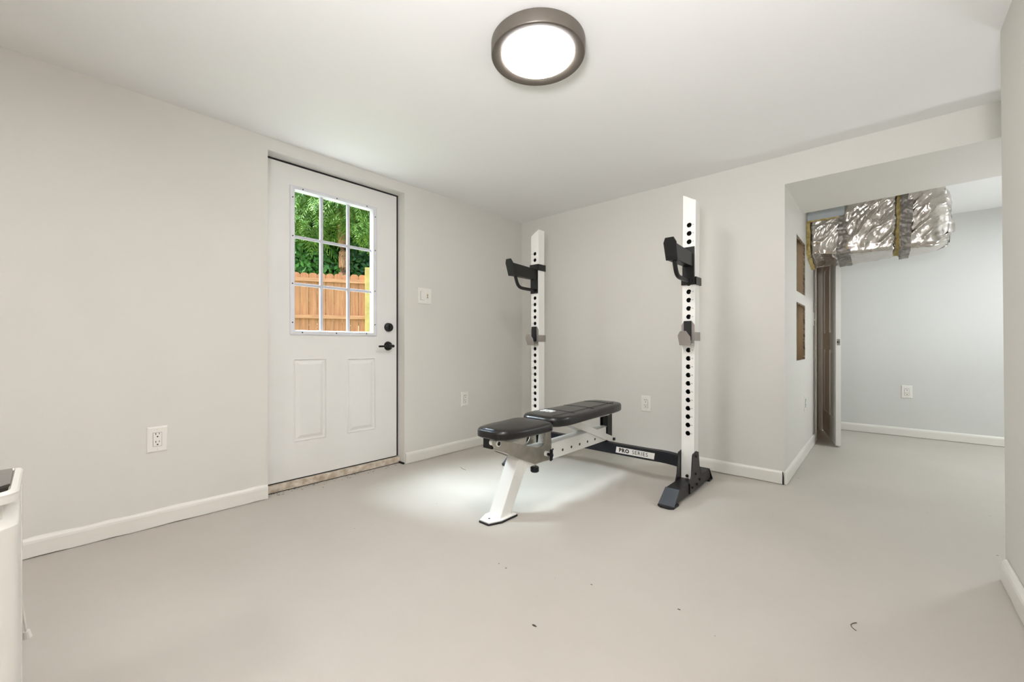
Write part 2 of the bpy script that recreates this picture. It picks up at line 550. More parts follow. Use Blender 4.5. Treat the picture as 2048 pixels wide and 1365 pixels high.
c0 = leafpt(LW + .0012, .018, .928); c1 = leafpt(LW + .003, .018, .928)
lh.cyl(c0, c1, .0105, n=20)
lh.build('latch_hole', 'slot', hd)
lb2 = MB().cyl(leafpt(LW + .003, .021, .928), leafpt(LW + .008, .021, .928), .005, n=14)
lb2.build('latch_bolt', 'satin', hd)

# ------------------------------------------------------------------ exterior door
DX = -2.79
d1 = thing('door_1', (DX, (DY0 + DY1) / 2, 0), 'white exterior door with nine-pane window and black lever, left wall', 'door', kind='structure')
EY0, EY1, EZ0, EZ1 = .872, 1.793, .052, 2.044
G = (1.032, 1.614, .980, 1.906)
PL = (1.041, 1.254, .282, .818); PR = (1.397, 1.616, .282, .812)
sl = MB()
xs0 = DX - .044
def slabbox(y0, y1, z0, z1):
    sl.box(xs0, DX, y0, y1, z0, z1)
slabbox(EY0, G[0], .86, EZ1); slabbox(G[1], EY1, .86, EZ1)
slabbox(G[0], G[1], G[3], EZ1); slabbox(G[0], G[1], .86, G[2])
slabbox(EY0, EY1, EZ0, .24)
# lower field with the two embossed panels, cut around them
sl2 = MB()
zlo, zhi = .24, .86
for (a, b2) in ((EY0, PL[0]), (PL[1], PR[0]), (PR[1], EY1)):
    sl2.box(xs0, DX, a, b2, zlo, zhi)
for P in (PL, PR):
    sl2.box(xs0, DX, P[0], P[1], P[3], zhi); sl2.box(xs0, DX, P[0], P[1], zlo, P[2])
    sl2.box(xs0, DX - .012, P[0], P[1], P[2], P[3])
o = len(sl.v); sl.v += sl2.v; sl.f += [tuple(i + o for i in f) for f in sl2.f]; sl.m += sl2.m
sl.build('door_slab', 'doorpaint', d1)
def emboss(y0, y1, z0, z1):
    pm = MB()
    steps = [(0, 0), (.007, .0035), (.012, -.005), (.020, -.006), (.040, .0015), (.046, .002)]
    rings = []
    for ins, dep in steps:
        rings.append([(DX + dep, y0 + ins, z0 + ins), (DX + dep, y1 - ins, z0 + ins), (DX + dep, y1 - ins, z1 - ins), (DX + dep, y0 + ins, z1 - ins)])
    vs = [p for r in rings for p in r]
    fs = []
    for k in range(len(rings) - 1):
        for i in range(4):
            j = (i + 1) % 4
            fs.append((k * 4 + i, k * 4 + j, (k + 1) * 4 + j, (k + 1) * 4 + i))
    fs.append(tuple(range((len(rings) - 1) * 4, len(rings) * 4)))
    pm.add(vs, fs)
    pm.build('panel', 'doorpaint', d1)
emboss(*PL); emboss(*PR)

def ringframe(mb, o4, i4, x0, xo, xi):
    """picture-frame moulding: o4 outer rect, i4 inner rect, x0 back, xo front at outer edge, xi front at inner edge"""
    def R(r, x): return [(x, r[0], r[2]), (x, r[1], r[2]), (x, r[1], r[3]), (x, r[0], r[3])]
    vs = R(o4, x0) + R(o4, xo) + R(i4, xi) + R(i4, x0)
    fs = []
    for k in range(4):
        for i in range(4):
            j = (i + 1) % 4
            a, b2 = k * 4, ((k + 1) % 4) * 4
            fs.append((a + i, a + j, b2 + j, b2 + i))
    mb.add(vs, fs)
FO = (1.022, 1.624, .968, 1.918)
gf = MB()
ringframe(gf, FO, (1.030, 1.616, .976, 1.910), DX, DX + .006, DX + .010)
ringframe(gf, (1.030, 1.616, .976, 1.910), (1.046, 1.590, .992, 1.894), DX, DX + .010, DX + .012)
ringframe(gf, (1.046, 1.590, .992, 1.894), (1.053, 1.583, .999, 1.887), DX - .022, DX + .014, DX - .004)
gfo = gf.build('window_frame', 'vinyl', d1)
go = MB(); ringframe(go, FO, (1.034, 1.612, .984, 1.904), DX - .044, DX - .048, DX - .048)
go.build('outer_window_frame', 'vinyl', d1)
gy = [1.053, 1.2235, 1.4100, 1.583]; gz = [.999, 1.293, 1.596, 1.887]
for y in gy[1:3]:
    MB().box(DX - .020, DX - .004, y - .0105, y + .0105, gz[0], gz[3]).build('muntin', 'muntin', d1, bevel=.004)
for z in gz[1:3]:
    MB().box(DX - .019, DX - .005, gy[0], gy[3], z - .0095, z + .0095).build('muntin', 'muntin', d1, bevel=.004)
for i in range(3):
    for j in range(3):
        MB().box(DX - .026, DX - .022, gy[i], gy[i + 1], gz[j], gz[j + 1]).build('pane', 'glass', d1)
def onX(px, py, X):
    l = (px - 1024) / F_PX
    c, s_ = math.cos(YAW), math.sin(YAW)
    d = X / (l * c - s_)
    return d * (l * s_ + c), EYE - (py - HOR) / F_PX * d
for (px, py) in ((606, 379.5), (674, 397.5), (734, 413), (605, 665.5), (673, 667), (733, 668),
                 (585.5, 394), (585.5, 471.5), (585, 567), (585, 645), (750.5, 434.5), (750.5, 501.5), (750, 583), (750, 650)):
    y, z = onX(px, py, DX + .011)
    MB().cyl((DX + .006, y, z), (DX + .0125, y, z), .0042, n=8).build('screw', 'slot', d1)
# weather seals around the leaf
MB().box(DX - .03, DX + .002, 1.7945, 1.804, .052, 2.054).build('side_seal', 'rubber', d1)
MB().box(DX - .03, DX + .002, EY0, 1.7945, 2.0455, 2.0545).build('head_seal', 'rubber', d1)
MB().box(DX - .035, DX + .0, DY0 + .001, 1.7945, .0455, .0515).build('door_sweep', 'rubber', d1)
MB().box(DX - .06, DX - .005, 1.799, 1.8045, .84, .95).build('strike_plate', 'black', d1)
# deadbolt
db = MB().lathe([(.0, .024), (.024, .024), (.031, .020), (.034, .0), (.0, 0)], (0, 0, 0), 32)
db.v = [(DX + z, 1.721 + x, 1.037 + y) for x, y, z in db.v]
dbo = db.build('deadbolt', 'black', d1, smooth=True)
tn = MB().box(DX + .024, DX + .036, 1.721 - .006, 1.721 + .006, 1.037 - .018, 1.037 + .018)
tn.build('thumb_turn', 'black', dbo, bevel=.002)
# lever handle
hb = MB().lathe([(.0, .016), (.026, .016), (.032, .011), (.0345, .0), (.0, 0)], (0, 0, 0), 32)
hb.v = [(DX + z, 1.719 + x, .896 + y) for x, y, z in hb.v]
hbo = hb.build('lever_handle', 'black', d1, smooth=True)
lv = MB()
lv.cyl((DX + .014, 1.724, .895), (DX + .066, 1.724, .895), .012, .011, n=20)
lv.tube([(DX + .056, 1.734, .895), (DX + .060, 1.700, .895), (DX + .060, 1.655, .894), (DX + .056, 1.612, .893)], [.010, .0085, .0075, .007], n=12)
lv.build('lever', 'black', hbo, smooth=True)

th = MB().box(-2.95, -2.762, DY0 + .001, DY1 - .001, 0, .044)
tag(th.build('trim_3', 'sill', bevel=.003), 'scuffed cream threshold under the white exterior door', 'threshold', kind='structure')
gp = MB()
for (a, b2, c, d) in ((-2.765, -2.70, 1.793, 1.8045),):
    gp.box(a, b2, c, d, 0, .012)
gp.box(-2.7625, -2.760, DY0 + .003, DY1 - .003, 0, .004)
tag(gp.build('trim_4', 'caulk'), 'dark dirty gap at the foot of the door jamb', 'gap', kind='structure')

# ------------------------------------------------------------------ baseboards
def baseboard(name, p0, p1, n, label, h=.085, t=.014, z0=.0035, wob=.0):
    """p0->p1 along the wall foot, n = unit normal into the room"""
    p0, p1, n = Vector((*p0, 0)), Vector((*p1, 0)), Vector((*n, 0))
    prof = [(0, z0), (t, z0), (t, h * .74), (t * .86, h * .86), (t * .5, h * .965), (t * .2, h), (0, h)]
    N = max(2, int((p1 - p0).length / .06)) if wob else 1
    mb = MB(); vs = []
    for k in range(N + 1):
        p = p0.lerp(p1, k / N)
        for i, (a, z) in enumerate(prof):
            dz = wob * noise.noise(Vector((k * .9, i * .03, 3.3))) if z == z0 or i >= 5 else 0
            q = p + n * a
            vs.append((q.x, q.y, z + dz))
    m_ = len(prof); fs = []
    for k in range(N):
        for i in range(m_):
            j = (i + 1) % m_
            fs.append((k * m_ + i, k * m_ + j, (k + 1) * m_ + j, (k + 1) * m_ + i))
    fs += [tuple(range(m_ - 1, -1, -1)), tuple(range(N * m_, N * m_ + m_))]
    mb.add(vs, fs)
    o = mb.build(name, 'trim')
    return tag(o, label, 'baseboard', kind='structure')
baseboard('baseboard_left', (XL, -2.5), (XL, DY0 - .002), (1, 0), 'white baseboard with chipped edge left of the exterior door', wob=.0035)
baseboard('baseboard_left_far', (XL, DY1 + .004), (XL, YB), (1, 0), 'white baseboard between the exterior door and the corner', wob=.002)
baseboard('baseboard_back', (XL + .014, YB), (RX - .002, YB), (0, -1), 'white baseboard behind the weight rack', wob=.002)
baseboard('baseboard_hall_left', (RX, YB - .014), (RX, JY0 - .06), (1, 0), 'white baseboard on the return wall with the cut-outs', wob=.002)
baseboard('baseboard_hall_back', (RX, FY), (2.2, FY), (0, -1), 'white baseboard along the far wall of the next room')
baseboard('baseboard_right', (XR + .012, -2.5), (XR + .012, 2.44), (-1, 0), 'chipped white baseboard at the foot of the nearest right wall', t=.018, wob=.005)
cg = MB().prism([(RX - .0115, .0), (RX - .002, .0), (RX - .0035, .05), (RX - .006, .078), (RX - .011, .083), (RX - .0105, .06)], 1, YB - .0152, YB - .002)
tag(cg.build('trim_5', 'caulk'), 'open black joint between the two baseboards at the outside corner', 'gap', kind='structure')

# ------------------------------------------------------------------ ceiling lights
def ceiling_light(loc, lampm, label):
    t = thing('ceiling_light', loc, label, 'ceiling light', 'round flush ceiling lights')
    c = (loc[0], loc[1], loc[2])
    # housing ring, lathe downward from the ceiling
    R = .190
    MB().lathe([(R - .006, 0), (R, -.004), (R, -.048), (R - .003, -.053), (R - .009, -.0535), (.149, -.0465), (.145, -.0445), (.145, -.012), (.0, -.012)], c, 96).build('housing', 'bronze', t, smooth=True, recalc=False)
    prof = [(.1440, -.040), (.1440, -.0485)] + [(.1440 * math.cos(a), -.0485 - .0035 * math.sin(a)) for a in [i * math.pi / 2 / 10 for i in range(11)]]
    prof[-1] = (.0005, prof[-1][1])
    MB().lathe(prof, c, 72).build('diffuser', lampm, t, smooth='all', recalc=False)
    return t
ceiling_light((-1.046, 1.332, CH), 'lamp', 'round dark bronze flush ceiling light in the middle of the ceiling')
ceiling_light((-1.2, -1.35, CH), 'lamp', 'round ceiling light added behind the camera to fill the room')  # unseen fixture added for ambient fill
ceiling_light((1.45, 4.45, CH), 'lampcool', 'round ceiling light added out of view to light the next room')  # invented fixture, brightens the room beyond the opening

# ------------------------------------------------------------------ outlets and switches
def outlet_proto(loc, rotz, label):
    t = thing('wall_outlet', (0, 0, 0), label, 'outlet', 'duplex wall outlets')
    W, H = .081, .126
    pl = MB()
    pl.add([(-W/2, 0, -H/2), (W/2, 0, -H/2), (W/2, 0, H/2), (-W/2, 0, H/2),
            (-W/2 + .001, -.004, -H/2 + .001), (W/2 - .001, -.004, -H/2 + .001), (W/2 - .001, -.004, H/2 - .001), (-W/2 + .001, -.004, H/2 - .001),
            (-W/2 + .006, -.007, -H/2 + .006), (W/2 - .006, -.007, -H/2 + .006), (W/2 - .006, -.007, H/2 - .006), (-W/2 + .006, -.007, H/2 - .006)],
           [(0, 1, 5, 4), (1, 2, 6, 5), (2, 3, 7, 6), (3, 0, 4, 7), (4, 5, 9, 8), (5, 6, 10, 9), (6, 7, 11, 10), (7, 4, 8, 11), (8, 9, 10, 11)])
    pl.build('cover_plate', 'plastic', t)
    MB().box(-.0172, .0172, -.0085, -.006, -.0342, .0342).build('receptacle_recess', 'grayink', t)
    rc = MB().box(-.0163, .0163, -.0105, -.006, -.0333, .0333).build('receptacle', 'plastic', t, bevel=.001)
    for z in (-.0195, .0195):
        MB().box(-.0078, -.0052, -.0112, -.0100, z + .0035, z + .0130).build('slot', 'slot', rc)
        MB().box(.0055, .0078, -.0112, -.0100, z + .0050, z + .0125).build('slot', 'slot', rc)
        MB().cyl((0, -.0100, z - .0055), (0, -.0112, z - .0055), .0034, n=12).build('ground_hole', 'slot', rc)
    for z in (-.0485, .0485):
        MB().cyl((0, -.0065, z), (0, -.0082, z), .0035, n=12).build('screw', 'ivory', t)
    t.location = loc; t.rotation_euler = (0, 0, rotz)
    return t
Q = math.pi / 2
op = outlet_proto((XL, .3675, .434), Q, 'white outlet on the left wall, left of the exterior door')
dup(op, (XL, 2.412, .437), Q, 'white outlet between the exterior door and the room corner')
dup(op, (-1.403, YB, .436), 0, 'white outlet on the wall between the two rack uprights')
dup(op, (RX, 4.092, .430), Q, 'white outlet below the cut-outs on the return wall')
dup(op, (.183, FY, .440), 0, 'white outlet on the far wall of the next room')

sw = thing('light_switch', (0, 0, 0), 'double switch plate beside the exterior door, rocker and toggle', 'light switch')
W, H = .127, .124
MB().box(-W/2, W/2, -.006, 0, -H/2, H/2).build('cover_plate', 'plastic', sw, bevel=.002)
MB().box(-.042, -.0085 + .0, -.0068, -.0055, -.0345, .0345).build('rocker_recess', 'grayink', sw)
MB().add([(-.0412, -.0075, -.0335), (-.0092, -.0075, -.0335), (-.0092, -.0085, .0335), (-.0412, -.0085, .0335),
          (-.0412, -.0115, -.0335), (-.0092, -.0115, -.0335), (-.0092, -.0088, 0), (-.0412, -.0088, 0), (-.0092, -.0095, .0335), (-.0412, -.0095, .0335)],
         [(4, 5, 6, 7), (7, 6, 8, 9), (0, 1, 5, 4), (1, 2, 8, 6, 5), (0, 4, 7, 9, 3), (3, 9, 8, 2), (0, 3, 2, 1)]).build('rocker', 'plastic', sw)
MB().box(.017, .033, -.0072, -.0055, -.022, .022).build('toggle_collar', 'ivory', sw, bevel=.0005)
MB().hexa([(.0215, -.007, -.004), (.0285, -.007, -.004), (.0285, -.007, .006), (.0215, -.007, .006),
           (.022, -.019, -.012), (.028, -.019, -.012), (.028, -.019, -.005), (.022, -.019, -.005)]).build('toggle', 'ivory', sw, bevel=.001)
MB().box(.0205, .0295, -.0078, -.0070, -.012, .012).build('toggle_slot', 'grayink', sw)
for x in (-.025, .025):
    for z in (-.049, .049):
        MB().cyl((x, -.0055, z), (x, -.0072, z), .003, n=10).build('screw', 'ivory', sw)
sw.location = (XL, 1.988, 1.290); sw.rotation_euler = (0, 0, Q)

s2 = thing('light_switch', (0, 0, 0), 'single switch plate beside the hall door, right of the cut-outs', 'light switch')
MB().box(-.04, .04, -.006, 0, -.062, .062).build('cover_plate', 'plastic', s2, bevel=.002)
MB().box(-.005, .005, -.018, -.005, -.012, .002).build('toggle', 'ivory', s2, bevel=.001)
for z in (-.049, .049):
    MB().cyl((0, -.0055, z), (0, -.0072, z), .003, n=10).build('screw', 'ivory', s2)
s2.location = (RX, 4.70, 1.14); s2.rotation_euler = (0, 0, Q)

# ------------------------------------------------------------------ WEIGHT RACK
PF, PD, PW = 2.63, .076, .076          # post front plane, depth, width
HZ0, HSP, NH, HR = .359, .0513, 26, .0148
rack = thing('weight_rack', (-1.49, 2.64, 0), 'white and black weight rack standing in front of the back wall', 'weight rack')

def holed_face(mb, xc, x0, x1, y, z0f, z1f, zs, r, sp, mi, lean, depth=0, dmi=0):
    """a vertical strip in the XZ plane with a column of round holes; z1f gives top z at x0 / x1"""
    def L(x, z): return (x + lean(z), y, z)
    nseg = 24
    zb = zs[0] - sp / 2
    mb.add([L(x0, z0f), L(x1, z0f), L(x1, zb), L(x0, zb)], [(0, 1, 2, 3)], mi)
    for zc in zs:
        angs = [2 * math.pi * i / nseg for i in range(nseg)]
        for cx_, cz_ in ((x0, -sp/2), (x1, -sp/2), (x1, sp/2), (x0, sp/2)):
            angs.append(math.atan2(cz_, cx_ - xc) % (2 * math.pi))
        angs = sorted(set(round(a, 6) for a in angs))
        inner, outer = [], []
        for a in angs:
            ca, sa = math.cos(a), math.sin(a)
            ts = []
            if ca > 1e-9: ts.append((x1 - xc) / ca)
            if ca < -1e-9: ts.append((x0 - xc) / ca)
            if sa > 1e-9: ts.append(sp / 2 / sa)
            if sa < -1e-9: ts.append(-sp / 2 / sa)
            t = min(ts)
            inner.append(L(xc + r * ca, zc + r * sa)); outer.append(L(xc + t * ca, zc + t * sa))
        n = len(angs)
        mb.add(inner + outer, [(i, (i + 1) % n, (i + 1) % n + n, i + n) for i in range(n)], mi)
        if depth:
            deep = [(p[0], p[1] + depth, p[2]) for p in inner]
            mb.add(inner + deep, [(i, i + n, (i + 1) % n + n, (i + 1) % n) for i in range(n)], dmi)
    zt = zs[-1] + sp / 2
    mb.add([L(x0, zt), L(x1, zt), L(x1, z1f[1]), L(x0, z1f[0])], [(0, 1, 2, 3)], mi)

def upright(xc, hi_right, lean_amt, numside):
    lean = lambda z: lean_amt * (1 - z / 1.83)
    x0, x1 = xc - PW / 2, xc + PW / 2
    zt = (1.787, 1.832) if hi_right else (1.832, 1.787)
    zs = [HZ0 + HSP * i for i in range(NH)]
    zb = .078
    mb = MB()
    holed_face(mb, xc, x0, x1, PF, zb, zt, zs, HR, HSP, 0, lean, .0035, 0)
    holed_face(mb, xc, x0, x1, PF + PD, zb, zt, zs, HR, HSP, 0, lean, -.0035, 0)
    def L(x, y, z): return (x + lean(z), y, z)
    for k, x in enumerate((x0, x1)):
        mb.add([L(x, PF, zb), L(x, PF + PD, zb), L(x, PF + PD, zt[k]), L(x, PF, zt[k])], [(0, 1, 2, 3)], 0)
    mb.add([L(x0, PF, zt[0]), L(x1, PF, zt[1]), L(x1, PF + PD, zt[1]), L(x0, PF + PD, zt[0])], [(0, 1, 2, 3)], 0)
    # dark bare steel inside the tube
    e = .004
    holed_face(mb, xc, x0 + e, x1 - e, PF + PD - e, zb, (1.78, 1.78), zs, HR, HSP, 1, lean)
    holed_face(mb, xc, x0 + e, x1 - e, PF + e, zb, (1.78, 1.78), zs, HR, HSP, 1, lean)
    for x in (x0 + e, x1 - e):
        mb.add([L(x, PF + e, zb), L(x, PF + PD - e, zb), L(x, PF + PD - e, 1.78), L(x, PF + e, 1.78)], [(0, 1, 2, 3)], 1)
    up = mb.build('upright', ['whitesteel', 'rawsteel'], rack, recalc=False)
    nm = MB()
    for i, z in enumerate(zs):
        xx = xc + .0185 if numside > 0 else xc - .0185
        text_mesh(nm, '%02d' % (i + 1), .0092, .0001, (xx + lean(z), PF - .0006, z), align='LEFT' if numside > 0 else 'RIGHT', spacing=1.15)
    tag(nm.build('hole_numbers', 'grayink', up, recalc=False), kind='stuff')
    return up
UXR, UXL = -.884, -2.098
upr = upright(UXR, False, -.012, 1)
upl = upright(UXL, True, .004, -1)

def foot(xc, near_right):
    x0, x1 = xc - .039, xc + .039
    zt = .080
    fo = MB()
    fo.add([(x0, 2.385, zt), (x1, 2.385, zt), (x1, 2.93, zt), (x0, 2.93, zt),
            (x0, 2.305, .012), (x1, 2.305, .012), (x1, 2.965, .012), (x0, 2.965, .012)],
           [(0, 1, 2, 3), (7, 6, 5, 4), (0, 4, 5, 1), (2, 6, 7, 3), (1, 5, 6, 2), (0, 3, 7, 4)])
    f_ = fo.build('foot', 'black', rack, bevel=.003)
    for s_, ya, yb, yc, yd in ((-1, 2.388, 2.300, 2.380, 2.290), (1, 2.928, 2.970, 2.936, 2.982)):
        c = MB()
        # sloping end cap, flared towards the floor
        c.hexa([(x0 - .006, yb, .012), (x1 + .006, yb, .012), (x1 + .006, yd, .012), (x0 - .006, yd, .012),
                (x0 - .001, ya, zt + .002), (x1 + .001, ya, zt + .002), (x1 + .001, yc, zt + .002), (x0 - .001, yc, zt + .002)])
        c.build('end_cap', 'cap' if s_ < 0 else 'black', rack, bevel=.0015)
        pad = MB()
        y0, y1 = (2.268, 2.36) if s_ < 0 else (2.91, 3.0)
        if s_ < 0:
            poly = [(x0 - .008, y1), (x1 + .008, y1), (x1 + .006, 2.284), (x1 - .016, y0), (x0 + .016, y0), (x0 - .006, 2.284)]
        else:
            poly = [(x0 - .008, y0), (x1 + .008, y0), (x1 + .006, 2.986), (x1 - .016, y1), (x0 + .016, y1), (x0 - .006, 2.986)]
        pad.prism(poly, 2, 0, .012)
        pad.build('rubber_pad', 'rubber', rack, bevel=.001)
    # triangular side plates bolted through foot and upright
    for sx in (-1, 1):
        xa = xc + sx * .0395; xb = xc + sx * .0455
        poly = [(2.592, .236), (2.600, .243), (2.660, .250), (2.700, .238), (2.716, .150), (2.80, .030), (2.80, .016), (2.545, .016), (2.545, .075), (2.572, .12)]
        MB().prism(poly, 0, min(xa, xb), max(xa, xb)).build('side_plate', 'black', rack, bevel=.001)
        for (y, z) in ((2.648, .222), (2.640, .116), (2.712, .066), (2.580, .048), (2.66, .048)):
            MB().cyl((xb, y, z), (xb + sx * .008, y, z), .0075, n=6).build('bolt', 'black', rack)
    b_ = MB().cyl((xc, PF, .097), (xc, PF - .009, .097), .0095, n=6)
    b_.build('bolt', 'black', rack)
foot(UXR - .012, True)
foot(UXL + .004, False)

# crossbar (slightly dropped towards the right-hand upright)
cb = MB()
xa, xb = UXL + .05, UXR - .058
NX = 24
def cbf(x):
    t = max(0, (x - (xb - .20)) / .20)
    return .004 * math.sin(t * math.pi) - .007 * t * t, -.018 * t * t * 0
vs = []; fs = []
for k in range(NX + 1):
    x = xa + (xb - xa) * k / NX
    dz, dy = cbf(x)
    for (y, z) in ((2.64, .141), (2.69, .141), (2.69, .213), (2.64, .213)):
        vs.append((x, y + dy, z + dz))
for k in range(NX):
    for i in range(4):
        j = (i + 1) % 4
        fs.append((k * 4 + i, k * 4 + j, k * 4 + 4 + j, k * 4 + 4 + i))
fs += [(3, 2, 1, 0), (NX * 4, NX * 4 + 1, NX * 4 + 2, NX * 4 + 3)]
cbo = MB().add(vs, fs).build('crossbar', 'navy', rack, bevel=.003)
stk = MB().hexa([(-1.385, 2.6385, .155), (-1.112, 2.6385, .155), (-1.112, 2.640, .155), (-1.385, 2.640, .155),
                 (-1.379, 2.6385, .196), (-1.106, 2.6385, .196), (-1.106, 2.640, .196), (-1.379, 2.640, .196)]).build('sticker', 'sticker', cbo)
tx = MB()
tx2 = MB()
text_mesh(tx, 'PRO', .0360, .0018, (-1.360, 2.6378, .1755), spacing=1.16)
text_mesh(tx2, 'SERIES', .0360, .0001, (-1.264, 2.6378, .1755), spacing=1.14)
tx.build('lettering', 'ink', cbo, recalc=False)
tx2.build('lettering', 'ink', cbo, recalc=False)

# ------------------------------------------------------------------ bar catches (upper, black) and J-cups (lower, grey)
def bar_catch(xc, zc, collar_top, label):
    """zc: bottom of the face plate"""
    t = thing('bar_catch', (xc, PF, zc), label, 'bar catch', 'black bar catches on the rack uprights')
    zt = zc + .234
    MB().box(xc - .0385, xc + .0345, PF - .009, PF - .0005, zc, zt).build('face_plate', 'black', t, bevel=.0035)
    # collar strap round the outer side of the post
    cz0, cz1 = (zt - .050, zt) if collar_top else (zc, zc + .048)
    col = MB()
    col.box(xc - .044, xc + .048, PF - .012, PF - .0095, cz0, cz1)
    col.box(xc + .0395, xc + .046, PF - .012, PF + PD + .010, cz0, cz1)
    col.box(xc - .030, xc + .046, PF + PD + .002, PF + PD + .010, cz0, cz1)
    col.build('collar', 'black', t, bevel=.0015)
    # arm: rectangular tube rising slightly on its upper side
    a0, a1 = xc - .026, xc + .026
    yb, ye = PF - .009, PF - .275
    zb = zc + .112
    arm = MB().hexa([(a0, ye, zb), (a1, ye, zb), (a1, yb, zb), (a0, yb, zb),
                     (a0, ye - .02, zb + .094), (a1, ye - .02, zb + .094), (a1, yb, zb + .080), (a0, yb, zb + .080)])
    arm.build('arm', 'black', t, bevel=.003)
    # leaning end plate with clipped upper corners
    sh = [(-.034, 0), (.034, 0), (.037, .095), (.024, .122), (-.024, .122), (-.037, .095)]
    vs = []
    for off in (0, -.007):
        for (u, v) in sh:
            vs.append((xc + u, ye + off - .038 * v / .122, zb + v))
    n = 6
    MB().add(vs, [tuple(range(n)), tuple(range(2 * n - 1, n - 1, -1))] + [(i, i + n, (i + 1) % n + n, (i + 1) % n) for i in range(n)]).build('end_plate', 'black', t, bevel=.003)
    # bent round brace below
    path = []
    ctl = [(ye + .036, zb + .012), (ye + .040, zb - .010), (ye + .052, zc + .072), (ye + .066, zc + .048), (ye + .088, zc + .033), (ye + .116, zc + .027), (PF - .012, zc + .026)]
    for (ya_, za_), (yc_, zc_) in zip(ctl, ctl[1:]):
        for i in range(3):
            path.append(Vector((xc, ya_ + (yc_ - ya_) * i / 3, za_ + (zc_ - za_) * i / 3)))
    path.append(Vector((xc, ctl[-1][0], ctl[-1][1])))
    for _ in range(3):
        path = [path[0]] + [(path[i - 1] + path[i] * 2 + path[i + 1]) / 4 for i in range(1, len(path) - 1)] + [path[-1]]
    MB().tube(path, .0128, 14).build('brace', 'black', t, smooth=True)
    MB().cyl((xc + .012, PF - .009, zc + .026), (xc + .012, PF - .026, zc + .026), .012, n=16).build('pin_boss', 'black', t, bevel=.001)
    return t
bar_catch(UXR - .002, 1.272, False, 'black bar catch on the right rack upright, padded arm pointing at the camera')
bar_catch(UXL, 1.319, True, 'black bar catch on the left rack upright near the room corner')

def j_cup(xc, label):
    zc = .902
    t = thing('bar_cup', (xc, PF, zc), label, 'bar cup', 'grey bar cups below the bar catches')
    sh = [(-.039, 0), (.038, 0), (.039, .124), (.022, .150), (-.022, .150), (-.039, .124)]
    MB().prism([(xc + u, zc + v) for u, v in sh], 1, PF - .007, PF - .0005).build('face_plate', 'satin', t, bevel=.001)
    MB().box(xc - .0215, xc + .0215, PF - .018, PF - .007, zc + .030, zc + .149).build('rubber_strip', 'rubber', t, bevel=.002)
    MB().box(xc - .035, xc + .038, PF - .055, PF - .007, zc, zc + .010).build('shelf', 'satin', t, bevel=.001)
    vs = []
    sh = [(-.033, 0), (.035, 0), (.036, .050), (.014, .086), (-.020, .086), (-.037, .060)]
    for off in (0, -.005):
        for u, v in sh:
            vs.append((xc + u, PF - .053 + off - .026 * v / .086, zc + v))
    n = 6
    MB().add(vs, [tuple(range(n)), tuple(range(2 * n - 1, n - 1, -1))] + [(i, i + n, (i + 1) % n + n, (i + 1) % n) for i in range(n)]).build('lip', 'satin', t, bevel=.0012)
    st_ = MB()
    st_.box(xc + .0395, xc + .0445, PF - .007, PF + PD + .008, zc + .028, zc + .080)
    st_.box(xc - .02, xc + .0445, PF + PD + .002, PF + PD + .008, zc + .028, zc + .080)
    st_.build('side_strap', 'satin', t, bevel=.001)
    return t
j_cup(UXR - .007, 'grey steel bar cup on the right rack upright, below the black catch')
j_cup(UXL + .001, 'grey steel bar cup on the left rack upright, below the black catch')

# ------------------------------------------------------------------ WEIGHT BENCH
BX = -1.4985
bench = thing('weight_bench', (BX, 1.55, 0), 'weight bench with black vinyl pads on a white frame, seat end nearest', 'bench')

def pad(name, outline, zb, th, crown, ins=.020, yzslope=0.0, nr=9):
    """upholstered pad from a plan outline (list of x,y), rounded edge, crowned top"""
    # densify + round corners with Chaikin
    raw = [Vector(p) for p in outline]
    pts = []
    for i in range(len(raw)):
        p, a, b2 = raw[i], raw[i - 1], raw[(i + 1) % len(raw)]
        k_ = .030
        pts.append(p + (a - p).normalized() * min(k_, (a - p).length * .4))
        pts.append(p + (b2 - p).normalized() * min(k_, (b2 - p).length * .4))
    q = []
    for i in range(len(pts)):
        a, b2 = pts[i], pts[(i + 1) % len(pts)]
        k_ = max(1, int((b2 - a).length / .05))
        q += [a.lerp(b2, j / k_) for j in range(k_)]
    pts = q
    for _ in range(2):
        q = []
        n = len(pts)
        for i in range(n):
            a, b2 = pts[i], pts[(i + 1) % n]
            q += [a.lerp(b2, .25), a.lerp(b2, .75)]
        pts = q
    c = sum(pts, Vector((0, 0))) / len(pts)
    prof = [(-.010, .0), (-.002, .004), (0, .010), (0, th * .62), (-.001, th * .70), (-.004, th * .80), (-.010, th * .90), (-.020, th * .965)]
    rows = []
    for off, z in prof:
        rows.append([(p + (p - c).normalized() * off, z) for p in pts])
    for k in range(1, nr + 1):
        t = k / nr
        rows.append([((p + (p - c).normalized() * -.020).lerp(Vector((c.x, p.y * (1 - .0) if False else c.y + (p.y - c.y) * (1 - t))), t), th * .965 + crown * (1 - (1 - t) ** 2)) for p in pts])
    mb = MB(); vs = []
    y0 = min(p.y for p in pts)
    for r in rows:
        for p, z in r:
            vs.append((p.x, p.y, zb + z + (p.y - y0) * yzslope))
    n = len(pts); fs = []
    for k in range(len(rows) - 1):
        for i in range(n):
            j = (i + 1) % n
            fs.append((k * n + i, k * n + j, (k + 1) * n + j, (k + 1) * n + i))
    fs.append(tuple(range(n - 1, -1, -1)))
    mb.add(vs, fs)
    return mb, pts, c
seat_out = [(BX - .092, 1.487), (BX + .092, 1.487), (BX + .128, 1.60), (BX + .142, 1.895), (BX - .142, 1.895), (BX - .128, 1.60)]
mb, _, _ = pad('s', seat_out, .424, .050, .010)
seat = mb.build('seat_pad', 'vinylpad', bench, smooth='all')
back_out = [(BX - .125, 1.900), (BX + .105, 1.900), (BX + .146, 1.99), (BX + .140, 2.60), (BX + .118, 2.745), (BX - .118, 2.745), (BX - .140, 2.60), (BX - .146, 1.99)]
